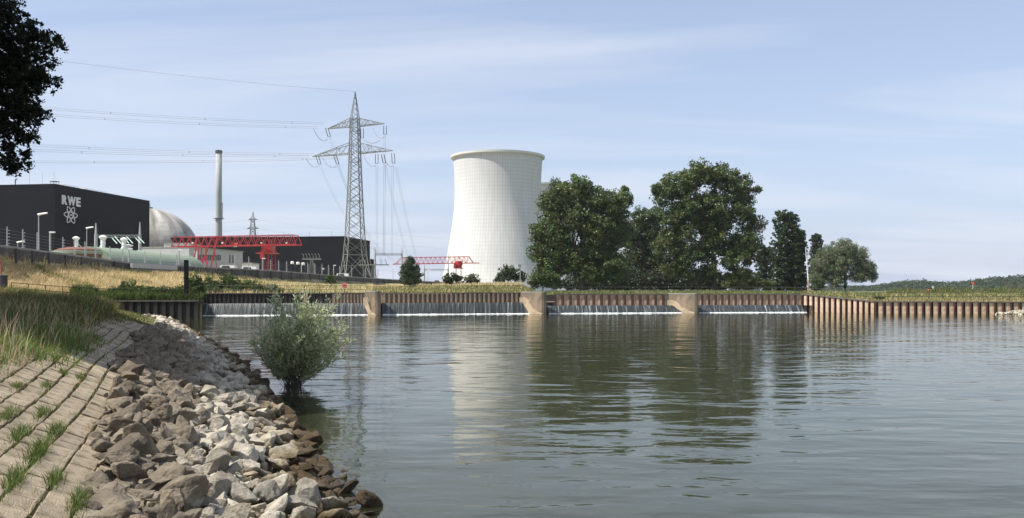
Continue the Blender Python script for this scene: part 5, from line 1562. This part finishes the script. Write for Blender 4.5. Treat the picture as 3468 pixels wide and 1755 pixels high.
np_mesh('crown', np.concatenate([v1, v2]), np.concatenate([f1, f2 + len(v1)]), M_leafdark, np.concatenate([k1, k2]), lt)
limbs(lt, lt_base, (-28.5, 37.5, 19), .55, [cs[random.randrange(n_edge)] for _ in range(12)] + [cs[random.randrange(n_edge, len(cs))] for _ in range(6)], nb=18)

# willow shrub at the water's edge
sb = PX(985, 29.6, .0)
ws = thing('willow_shrub', sb, 'bushy young willow with narrow silvery leaves growing at the waterline', 'shrub')
stem_mb = MB(); LP, LD = [], []
NSTEM = 100
for i in range(NSTEM):
    az = random.uniform(0, 2 * math.pi); tilt = random.uniform(.0, 1) ** .7 * .98
    d = Vector((math.sin(tilt) * math.cos(az), math.sin(tilt) * math.sin(az) * .8, math.cos(tilt))) + Vector((.10, 0, 0))
    d.normalize()
    Ln = random.uniform(2.2, 3.65) * (1.0 - .36 * tilt)
    if d.x < -.25: Ln *= .80
    p = sb + Vector((random.uniform(-.22, .3), random.uniform(-.2, .2), 0)); pts = [p.copy()]
    n = 9
    for k in range(n):
        d = (d + Vector((random.uniform(-.10, .10), random.uniform(-.10, .10), .02))).normalized()
        p = p + d * (Ln / n); pts.append(p.copy())
        if k >= (3 if tilt < .5 else 1):
            for _ in range(2):
                tw = (d + Vector((random.uniform(-.9, .9), random.uniform(-.9, .9), random.uniform(-.2, .5)))).normalized()
                q = p; tl = random.uniform(.16, .42)
                stem_mb.bar(q, q + tw * tl, .004, 3, caps=False)
                for j in range(10):
                    LP.append(q + tw * tl * (j + random.random()) / 10); LD.append((tw * .9 + Vector((random.gauss(0, .5), random.gauss(0, .5), random.gauss(.1, .4)))).normalized())
            for j in range(3):
                LP.append(p); LD.append((d + Vector((random.gauss(0, .6), random.gauss(0, .6), random.gauss(.1, .4)))).normalized())
    stem_mb.tube(pts, .010, 4, r1=.003)
stem_mb.build('stem', M_bark, ws)
LPn = np.array([p[:] for p in LP]); LDn = np.array([d[:] for d in LD]); N = len(LPn)
e = rng.normal(size=(N, 3)); e -= (e * LDn).sum(1)[:, None] * LDn; e /= np.linalg.norm(e, axis=1)[:, None]
ll = (.11 + .08 * rng.random(N))[:, None]; wd = ll * .12
v = np.stack([LPn, LPn + LDn * ll * .45 + e * wd, LPn + LDn * ll - np.array([0, 0, .02]), LPn + LDn * ll * .45 - e * wd], 1).reshape(-1, 3)
cb = np.array([[.44, .48, .27]]) * (.6 + .75 * rng.random((N, 1))); cb[rng.random(N) < .12] *= np.array([1.6, 1.55, 1.7])
np_mesh('foliage', v, np.arange(4 * N).reshape(N, 4), leaf_mat('willow_leaf', .5, .35, .5), np.repeat(cb, 4, axis=0), ws)

# ------------------------------------------------------------------ grass
def blades(name, pts, h, w, cols, lean=.35, kind='stuff', parent=None, wind=(.12, 0)):
    N = len(pts); az = rng.random(N) * 2 * np.pi
    dx = np.stack([np.cos(az), np.sin(az), np.zeros(N)], 1)
    la = rng.normal(size=(N, 2)) * lean + np.array(wind)
    tip = pts + np.stack([la[:, 0] * h, la[:, 1] * h, h], 1)
    mid = pts + np.stack([la[:, 0] * h * .35, la[:, 1] * h * .35, h * .6], 1)
    ww = w[:, None] * .5
    v = np.stack([pts - dx * ww, pts + dx * ww, mid + dx * ww * .8, mid - dx * ww * .8, tip], 1).reshape(-1, 3)
    b = np.arange(N) * 5
    f = np.concatenate([np.stack([b, b + 1, b + 2], 1), np.stack([b, b + 2, b + 3], 1), np.stack([b + 3, b + 2, b + 4], 1)])
    o = np_mesh(name, v, f, M_grass, np.repeat(cols, 5, axis=0), parent)
    if kind: structure(o, kind)
    return o
def mixcol(n, palette, weights):
    pal = np.array(palette); idx = rng.choice(len(pal), size=n, p=np.array(weights) / sum(weights))
    return pal[idx] * (.75 + .5 * rng.random((n, 1)))
STRAW, STRAW2, OLIVE, GRN, DKG, BRN = (.72, .59, .35), (.58, .45, .24), (.17, .17, .06), (.10, .15, .035), (.05, .075, .02), (.22, .14, .07)

# golden slope and far banks
PT, HH, CC, WW = [], [], [], []
def scatter(n, pxa, pxb, fa, fb, hgt, pal, wts, patch=None, wid=.05):
    for _ in range(n):
        px = random.uniform(pxa, pxb); p = profile(px)
        y0, y1 = p[0][0] + .4, p[2][0] + 1.5
        Y = y0 + (y1 - y0) * random.uniform(fa, fb)
        if on_path(px, Y): continue
        x = (px - CX) / FPX * Y; z = interp(Y, [a for a, b in p], [b for a, b in p])
        g = mnoise.noise(Vector((x * .11, Y * .11, 5))) + .5 * mnoise.noise(Vector((x * .4, Y * .4, 1)))
        q = pal
        if patch is not None and g > patch: q = [OLIVE, GRN, STRAW2]; w_ = [2, 2, 1]
        else: w_ = wts
        k = random.choices(range(len(q)), w_)[0]
        s = .75 + .5 * random.random()
        PT.append((x, Y, z - .03)); HH.append(hgt * random.uniform(.45, 1.25) * max(.3, 1 + 1.1 * mnoise.noise(Vector((x * .55, Y * .55, 4))))); CC.append([c * s for c in q[k]]); WW.append(wid * (Y / 110))
scatter(52000, -60, 700, .07, 1, .62, [STRAW, STRAW2, OLIVE, BRN], [5, 3, 1, 1], .38)
scatter(22000, 240, 690, 0, .13, .95, [GRN, OLIVE, DKG], [3, 1, 3], None, .07)
scatter(24000, 690, 1260, 0, 1, .55, [STRAW, STRAW2, OLIVE, GRN], [4, 3, 2, 1], .3, .055)
scatter(30000, 1240, 1800, 0, 1, .45, [STRAW2, OLIVE, GRN, STRAW], [1.5, 4, 3, .7], .25, .055)
scatter(9000, 1240, 1770, .75, 1, .55, [STRAW, STRAW2, OLIVE], [4, 2, 1], None, .055)
scatter(30000, 1800, 2750, 0, 1, .28, [OLIVE, GRN, STRAW2, DKG], [3, 4, .4, 1], .3, .05)
scatter(30000, 2720, 3560, 0, 1, .4, [OLIVE, GRN, STRAW2, BRN, STRAW], [3, 4, 1, 1, .5], .3, .05)
scatter(6000, 2900, 3560, .0, .25, .3, [BRN, STRAW2, STRAW], [2, 2, 1], None, .05)
scatter(3000, 3000, 3560, .85, 1, .95, [GRN, DKG, OLIVE, BRN], [3, 2, 2, 1], None, .06)
blades('dry_grass', np.array(PT), np.array(HH), np.array(WW), np.array(CC), .3)

# long shaded grass on the near bank; shade also darkens its palette
PT, HH, WW, CC = [], [], [], []
n_try = 0
while len(PT) < 78000 and n_try < 600000:
    n_try += 1
    Y = 11 + 92 * random.random() ** 1.5
    px = random.uniform(-120, 720)
    x = (px - CX) / FPX * Y; u = (float(xs(Y)) - x) * .92
    lim = float(np.interp(Y, [11, 16, 22, 30, 45, 60, 100], [5.5, 5.2, 4.7, 4.2, 3.2, 2.1, 1.0])) + .5 * mnoise.noise(Vector((Y * .5, 0, 0)))
    if u < lim: continue
    cl = mnoise.noise(Vector((x * .9, Y * .9, 8))) + .6 * mnoise.noise(Vector((x * .25, Y * .25, 2)))
    if cl < -.35 and random.random() < .75: continue
    tall = min(1, .35 + (u - lim) * .35) * max(.35, .85 + .8 * cl)
    z = float(zu(u, Y)) - .07
    PT.append((x, Y, z)); HH.append(random.uniform(.3, .95) * tall * (min(1, .22 + .018 * (Y - 10)) if u > 5 else .35)); WW.append(.007 + .00045 * Y)
    s = random.random()
    CC.append([c * (.7 + .6 * random.random()) for c in (STRAW2 if s < .10 else BRN if s < .25 else OLIVE if s < .5 else GRN if s < .72 else DKG)])
blades('long_grass', np.array(PT), np.array(HH), np.array(WW), np.array(CC), .38)
# fresh weeds at the top edge of the paving
PT, HH, WW, CC = [], [], [], []
for _ in range(190):
    Y0 = random.uniform(12, 26); u0 = random.uniform(4.5, 5.8) if Y0 > 17 else random.uniform(5.0, 6.2); g_ = random.random()
    for _ in range(random.randint(20, 70)):
        Y = Y0 + random.gauss(0, .22); u = u0 + random.gauss(0, .2); x = float(xs(Y)) - u / .92
        PT.append((x, Y, float(zu(u, Y)) - .05)); HH.append(random.uniform(.1, .36)); WW.append(.02)
        CC.append([c * random.uniform(.7, 1.3) for c in ((.13, .19, .045) if g_ < .6 else (.10, .13, .04) if g_ < .8 else (.26, .23, .10))])
blades('green_weeds', np.array(PT), np.array(HH), np.array(WW), np.array(CC), .5)
# tall straw stalks with seed heads
PT, HH, WW, CC = [], [], [], []
for _ in range(900):
    Y = random.uniform(12, 32); px = random.uniform(-60, 560); x = (px - CX) / FPX * Y; u = (float(xs(Y)) - x) * .92
    if u < 4.7: continue
    PT.append((x, Y, float(zu(u, Y)) - .05)); HH.append(random.uniform(.4, .85)); WW.append(.012); CC.append([c * random.uniform(.8, 1.2) for c in (.5, .42, .26)])
blades('straw_stalks', np.array(PT), np.array(HH), np.array(WW), np.array(CC), .25)

# ------------------------------------------------------------------ stone paving
pav = bpy.data.objects.new('pavement', None); col.objects.link(pav); pav['kind'] = 'structure'; pav.location = (-5, 10, 1.2)
rd = Vector((-.351, .936, 0)).normalized(); ru = Vector((-rd.y, rd.x, 0))      # along the rows, up the slope
if ru.x > 0: ru = -ru
def ub(Y): return float(np.interp(Y, [4, 9, 16, 24, 35, 50, 70, 100], [2.55, 3.0, 3.5, 3.85, 3.4, 2.6, 1.7, .9]))
sett_meshes = []
for q in range(10):
    bm = bmesh.new(); bmesh.ops.create_cube(bm, size=1)
    bmesh.ops.bevel(bm, geom=bm.edges[:], offset=.06, segments=2, affect='EDGES', profile=.6)
    for v_ in bm.verts:
        nz = mnoise.noise(v_.co * 2.3 + Vector((q * 5, 0, 0)))
        v_.co += Vector((random.uniform(-.015, .015), random.uniform(-.015, .015), nz * .06))
    me = bpy.data.meshes.new('paving_stone'); bm.to_mesh(me); bm.free(); me.materials.append(M_sett)
    sett_meshes.append(me)
O0 = Vector((-2.9, 6.0, 0))
slots = []
ROW = .285
for r_ in range(0, 34):
    s = -3.0 + random.random() * .3
    while s < 60 :
        L = random.uniform(.28, .58)
        c = O0 + rd * (s + L / 2) + ru * (r_ * ROW - 1.0 + .05 * math.sin(s * .4 + r_ * .2))
        u = (float(xs(c.y)) - c.x) * .92
        if c.y > 3 and u > ub(c.y) - .8 and u < 5.7 and c.y < 52:
            pxx = CX + c.x / c.y * FPX
            if -160 < pxx < 760: slots.append((c.y, c.x, L, s))
        s += L + .012
slots.sort()
M_slope = Matrix.Rotation(-math.atan2(.40, 1), 4, rd)  # tilt about the row direction
nrm_s = Vector((-ru.x * .37, -ru.y * .37, .93)).normalized()
def sett_matrix(y, x, L, sink=0):
    X_, Z_ = rd.copy(), nrm_s.copy(); X_ = (X_ - Z_ * X_.dot(Z_)).normalized(); Y_ = Z_.cross(X_)
    th = .2
    Mx = Matrix((X_ * L, Y_ * (ROW - .018 + random.uniform(-.012, .008)), Z_ * th)).transposed().to_4x4()
    z = float(zbank(x, y)) - .06 + random.uniform(-.012, .014)
    tl = Matrix.Rotation(random.uniform(-.03, .03), 4, 'X') @ Matrix.Rotation(random.uniform(-.03, .03), 4, 'Y') @ Matrix.Rotation(random.uniform(-.02, .02), 4, 'Z')
    return Matrix.Translation((x, y, z)) @ tl @ Mx
rest_v, rest_f = [], []
for i, (y, x, L, s) in enumerate(slots):
    M4 = sett_matrix(y, x, L)
    if i < 300:
        o = bpy.data.objects.new('paving_stone', random.choice(sett_meshes)); col.objects.link(o)
        o.parent = pav; o.matrix_local = Matrix.Translation(-pav.location) @ M4
    else:
        me = random.choice(sett_meshes); b0 = len(rest_v)
        rest_v += [tuple(M4 @ v_.co) for v_ in me.vertices]; rest_f += [tuple(b0 + k for k in p.vertices) for p in me.polygons]
if rest_v:
    me = bpy.data.meshes.new('paving_stones_beyond'); me.from_pydata([(a - pav.location.x, b - pav.location.y, c - pav.location.z) for a, b, c in rest_v], [], rest_f)
    me.materials.append(M_sett); o = bpy.data.objects.new('distant_paving', me); col.objects.link(o); o.parent = pav; o['kind'] = 'stuff'
print('setts', len(slots))

# grass in the joints: some clear tufts as plants, the rest as stuff
def tuft_blades(c, n, h, spread):
    pts = []
    for _ in range(n):
        al, ac = rng.normal() * spread, rng.normal() * .03
        pts.append([c[0] + rd.x * al + ru.x * ac, c[1] + rd.y * al + ru.y * ac, 0])
    pts = np.array(pts)
    pts[:, 2] = [float(zbank(a, b)) - .02 for a, b in pts[:, :2]]
    return pts, h * (.5 + .7 * rng.random(n))
tufts = [(50, 1650, 150, .20, .12, 'thick grass tuft in the paving joint, lowest of the left column'), (95, 1545, 160, .24, .14, 'long dense grass tuft halfway up the paving'), (200, 1480, 130, .2, .10, 'narrow grass tuft in the paving before the dark tilted stones'),
         (25, 1480, 120, .2, .12, 'grass tuft at the left edge of the paving, middle height'), (60, 1430, 130, .18, .13, 'grass tuft in the upper left joint of the paving'), (165, 1420, 120, .18, .12, 'slim grass tuft along the third joint of the paving'), (170, 1640, 130, .18, .07, 'small upright grass tuft beside the large leaning stone'),
         (225, 1715, 150, .2, .10, 'grass tuft at the very bottom next to the stones'), (130, 1310, 80, .18, .08, 'small grass tuft on the middle of the paving near a straw stalk'), (240, 1280, 70, .18, .07, 'short grass tuft high in the joint of the paving'), (275, 1290, 80, .18, .07, 'pair of short tufts near the top of the paving'), (90, 1330, 70, .16, .07, 'small dark tuft in the paving left of centre'),
         (390, 1205, 80, .25, .09, 'green weed where the paving enters the shade'), (225, 1165, 90, .25, .1, 'bushy tuft at the top edge of the paving near the shade'), (60, 1185, 90, .35, .12, 'tall bright tuft at the upper left of the paving')]
def hit_bank(px, py):
    t0 = (px - CX) / FPX; s0 = (HY - py) / FPX
    Y = 4.0
    while Y < 100:
        if CAMZ + s0 * Y <= float(zbank(t0 * Y, Y)): break
        Y += .03
    return (t0 * Y, Y)
for px, py, n, h, sp, lb in tufts:
    x, y = hit_bank(px, py)
    vq = (Vector((x, y, 0)) - O0).dot(ru); vs_ = (round((vq + 1.0 - ROW * .5) / ROW)) * ROW + ROW * .5 - 1.0
    x += ru.x * (vs_ - vq); y += ru.y * (vs_ - vq)
    n = int(n * 2.2); pts, hh = tuft_blades((x, y), n, h * .95, sp * 2.4)
    base = Vector((x, y, float(zbank(x, y))))
    t = thing('grass_tuft', base, lb, 'grass tuft', 'grass tufts in the stone paving')
    blades('foliage', pts, hh, np.full(n, .008), mixcol(n, [GRN, DKG, OLIVE, (.16, .2, .06)], [4, 2, 1, 1]), .4, None, t, (0, 0))
PTS, HS = [], []
for _ in range(900):
    y, x, L, s = random.choice(slots if random.random() < .4 else slots[:700]); x += ru.x * ROW * .5; y += ru.y * ROW * .5
    n = random.randint(6, 34); p, h = tuft_blades((x, y), n, random.uniform(.05, .14), random.uniform(.04, .14)); PTS.append(p); HS.append(h)
PTS = np.concatenate(PTS); HS = np.concatenate(HS); N = len(PTS)
blades('joint_grass', PTS, HS, np.full(N, .007), mixcol(N, [GRN, OLIVE, STRAW2, BRN], [3, 2, 2, 1]), .5, 'stuff', None, (0, 0))

# ------------------------------------------------------------------ loose stones along the water
def rock_mesh(seed, detail=True):
    rg = np.random.default_rng(seed)
    dims = np.array([1.0, rg.uniform(.62, .95), rg.uniform(.42, .75)])
    n = int(rg.integers(10, 18))
    p = rg.normal(size=(n, 3)); p /= np.linalg.norm(p, axis=1)[:, None]; p *= dims * (.85 + .3 * rg.random((n, 1)))
    bm = bmesh.new()
    for q in p: bm.verts.new(q)
    r_ = bmesh.ops.convex_hull(bm, input=bm.verts[:])
    bmesh.ops.delete(bm, geom=[g for g in r_['geom_interior'] if isinstance(g, bmesh.types.BMVert)], context='VERTS')
    bmesh.ops.dissolve_limit(bm, angle_limit=.22, verts=bm.verts[:], edges=bm.edges[:])
    if detail:
        bmesh.ops.bevel(bm, geom=bm.edges[:], offset=.08, segments=2, affect='EDGES', profile=.5, clamp_overlap=True)
        for lim_ in (.5, .27, .17):
            bmesh.ops.triangulate(bm, faces=bm.faces[:])
            bmesh.ops.subdivide_edges(bm, edges=[e_ for e_ in bm.edges if e_.calc_length() > lim_], cuts=1)
        bmesh.ops.triangulate(bm, faces=bm.faces[:])
        o_ = Vector((seed * 3.1, 0, 0))
        for v_ in bm.verts:
            if v_.co.length > 1.15: v_.co *= 1.15 / v_.co.length
        for v_ in bm.verts:
            q_ = v_.co + o_
            v_.co += v_.co.normalized() * (.10 * mnoise.noise(q_ * 1.7) + .055 * mnoise.noise(q_ * 4.3) + .03 * mnoise.noise(q_ * 10))
    else: bmesh.ops.triangulate(bm, faces=bm.faces[:])
    me = bpy.data.meshes.new('stone'); bm.to_mesh(me); bm.free(); me.materials.append(M_stone)
    return me
rocks = [rock_mesh(100 + q) for q in range(26)]
print('rock tris', [len(m_.polygons) for m_ in rocks[:6]])
rocks_lo = [rock_mesh(300 + q, False) for q in range(14)]
cand = []
def rot_rand():
    return Matrix.Rotation(random.uniform(0, 6.28), 4, 'Z') @ Matrix.Rotation(random.gauss(0, .45), 4, 'X') @ Matrix.Rotation(random.gauss(-.25, .45), 4, 'Y')
def add_rock(x, y, u, r, lift=.25, dz=0):
    z = float(zu(u, y)) + r * lift + dz
    px, py = CX + x / y * FPX, HY - (z - CAMZ) / y * FPX
    cand.append((y, x, z, r, u, px, py))
Y = 6.0
while Y < 30:
    step = .22 if Y < 16 else .31
    for u in np.arange(-.12, ub(Y) - .05, .215 if Y < 16 else .31):
        yy_ = Y + random.uniform(-.09, .09); u2 = u + random.uniform(-.1, .1)
        
        if u2 > ub(Y) - .1 and random.random() < .55: continue
        add_rock(float(xs(yy_)) - u2 / .92, yy_, u2, random.choice((.08, .11, .14, .16, .18, .21)) * random.uniform(.85, 1.15) * (1 if Y < 16 else 1.35), .3 if Y < 16 else .45)
    for _ in range(2):       # sunken stones in the shallows
        u2 = -random.random() ** 1.4 * 1.1 - .1; yy_ = Y + random.uniform(-.1, .1)
        add_rock(float(xs(yy_)) - u2 / .92, yy_, u2, random.uniform(.10, .2), .1, 0)
    if random.random() < .95:
        for _ in range(3):
            u2 = random.uniform(.1, ub(Y) - .25); yy_ = Y + random.uniform(-.1, .1)
            add_rock(float(xs(yy_)) - u2 / .92, yy_, u2, random.uniform(.17, .30), .6, .05)
    Y += step
Y = 30.0
while Y < 101:
    for u in np.arange(-.3, ub(Y) + .1, .42):
        yy_ = Y + random.uniform(-.16, .16); u2 = u + random.uniform(-.16, .16)
        
        add_rock(float(xs(yy_)) - u2 / .92, yy_, u2, random.uniform(.18, .40), .5)
    Y += .44
# single stones standing in the water (photo positions)
special = [(1175, 1645, .20, 'brown stone standing in the shallow water, second outermost'), (1255, 1690, .22, 'outermost dark block of stone standing in the water at the bottom'), (1222, 1715, .26, 'flat brown stone awash beside the outermost block'), (1110, 1625, .13, 'small dark wet stone in the shallows off the stone bank'), (1090, 1560, .15, 'low pointed wet stone off the stone bank'), (1115, 1595, .13, 'wet brown stone between pointed and dark ones in the shallows'),
           (1175, 1585, .11, 'small brown stone just breaking the water surface'), (1020, 1440, .20, 'light rounded stone at the water edge, alone on its spit'), (1075, 1490, .12, 'flat stone awash beside the rounded light stone'), (1130, 1430, .14, 'submerged brown stone showing through the ripples')]
sp_rows = []
for px, py, r, lb in special:
    Yw = CAMZ * FPX / (py + 22 * (r / .2) - HY); x = (px - CX) / FPX * Yw
    sp_rows.append((x, Yw, r, lb))
vis = [c for c in cand if -80 < c[5] < 1400 and c[6] < 1800]
vis.sort(key=lambda c: -(c[3] / c[0]))
n_things = 288
chosen = vis[:n_things]; chosen_set = set(id(c) for c in chosen)
chosen.sort(key=lambda c: c[0])
ORD = ord_words + ['twenty first', 'twenty second', 'twenty third', 'twenty fourth', 'twenty fifth', 'twenty sixth', 'twenty seventh', 'twenty eighth', 'twenty ninth', 'thirtieth']
ranks = {}
bands = {}
for c in chosen:
    bands.setdefault(max(0, int((1790 - c[6]) // 22)), []).append(c)
for b_, lst in bands.items():
    lst.sort(key=lambda c: c[5])
    for k, c in enumerate(lst): ranks[id(c)] = (k, b_)
def rock_label(c):
    y, x, z, r, u, px, py = c
    size = 'big' if r > .205 else 'middling' if r > .15 else 'small'
    colr = 'wet brown' if z < .12 else 'pale bleached' if z < .62 else 'grey brown'
    k, b_ = ranks[id(c)]
    b_ = max(0, b_)
    side = 'from the paving' if px < 1000 else 'from the stone bank'
    if b_ < len(ORD): return '%s %s stone, %s %s in %s band up' % (size, colr, ORD[min(k, 29)], side, ORD[b_])
    return '%s %s stone, %s from the paving level with the willow shrub' % (size, colr, ORD[min(k, 29)])
for c in chosen:
    y, x, z, r, u, px, py = c
    o = bpy.data.objects.new('stone', random.choice(rocks)); col.objects.link(o)
    o.matrix_world = Matrix.Translation((x, y, z)) @ rot_rand() @ Matrix.Diagonal((r * random.uniform(.9, 1.25), r, r, 1))
    tag(o, rock_label(c), 'stone', 'loose stones along the shore')
for x, yw, r, lb in sp_rows:
    o = bpy.data.objects.new('stone', random.choice(rocks)); col.objects.link(o)
    zt = -.04 if 'awash' in lb or 'breaking' in lb else -.10 if 'submerged' in lb else .05
    o.matrix_world = Matrix.Translation((x, yw, zt)) @ rot_rand() @ Matrix.Diagonal((r * 1.2, r, r * (.6 if zt < 0 else 1), 1))
    tag(o, lb, 'stone', 'loose stones along the shore')
RV, RF = [], []
b0 = 0
arr = {}
for me in rocks + rocks_lo: arr[me.name] = (np.array([v_.co[:] for v_ in me.vertices]), [tuple(p.vertices) for p in me.polygons])
for c in cand:
    if id(c) in chosen_set: continue
    y, x, z, r, u, px, py = c
    if px < -250: continue
    me = random.choice(rocks if y < 14 else rocks_lo); vv, ff = arr[me.name]
    M4 = np.array(Matrix.Translation((x, y, z)) @ rot_rand() @ Matrix.Diagonal((r * random.uniform(.9, 1.25), r, r, 1)))
    w = vv @ M4[:3, :3].T + M4[:3, 3]
    RV.append(w); RF += [tuple(b0 + k for k in f_) for f_ in ff]; b0 += len(w)
me = bpy.data.meshes.new('stone_bank'); me.from_pydata(np.concatenate(RV).tolist(), [], RF); me.materials.append(M_stone)
o = bpy.data.objects.new('stone_bank', me); col.objects.link(o); structure(o, 'stuff')
# heap of pale stones on the right edge
RV, RF, b0 = [], [], 0
for k in range(520):
    f0 = random.random() ** .8
    px = 3372 + 300 * f0; hz = min(1.1, .1 + 1.3 * f0)
    z = random.uniform(0, hz); Yd = 121.5 - (1 - z / 1.2) * 1.5 + random.uniform(-.3, .3)
    x = (px - CX) / FPX * Yd; r = random.uniform(.14, .30)
    vv, ff = arr[random.choice(rocks_lo).name]
    M4 = np.array(Matrix.Translation((x, Yd, z)) @ rot_rand() @ Matrix.Diagonal((r * 1.5, r, r * .7, 1)))
    RV.append(vv @ M4[:3, :3].T + M4[:3, 3]); RF += [tuple(b0 + k2 for k2 in f_) for f_ in ff]; b0 += len(vv)
me = bpy.data.meshes.new('pale_stone_heap'); me.from_pydata(np.concatenate(RV).tolist(), [], RF); me.materials.append(mat('pale_heap_stone', (.52, .46, .36), .9, .35, 1.5))
o = bpy.data.objects.new('pale_stone_heap', me); col.objects.link(o); structure(o, 'stuff')
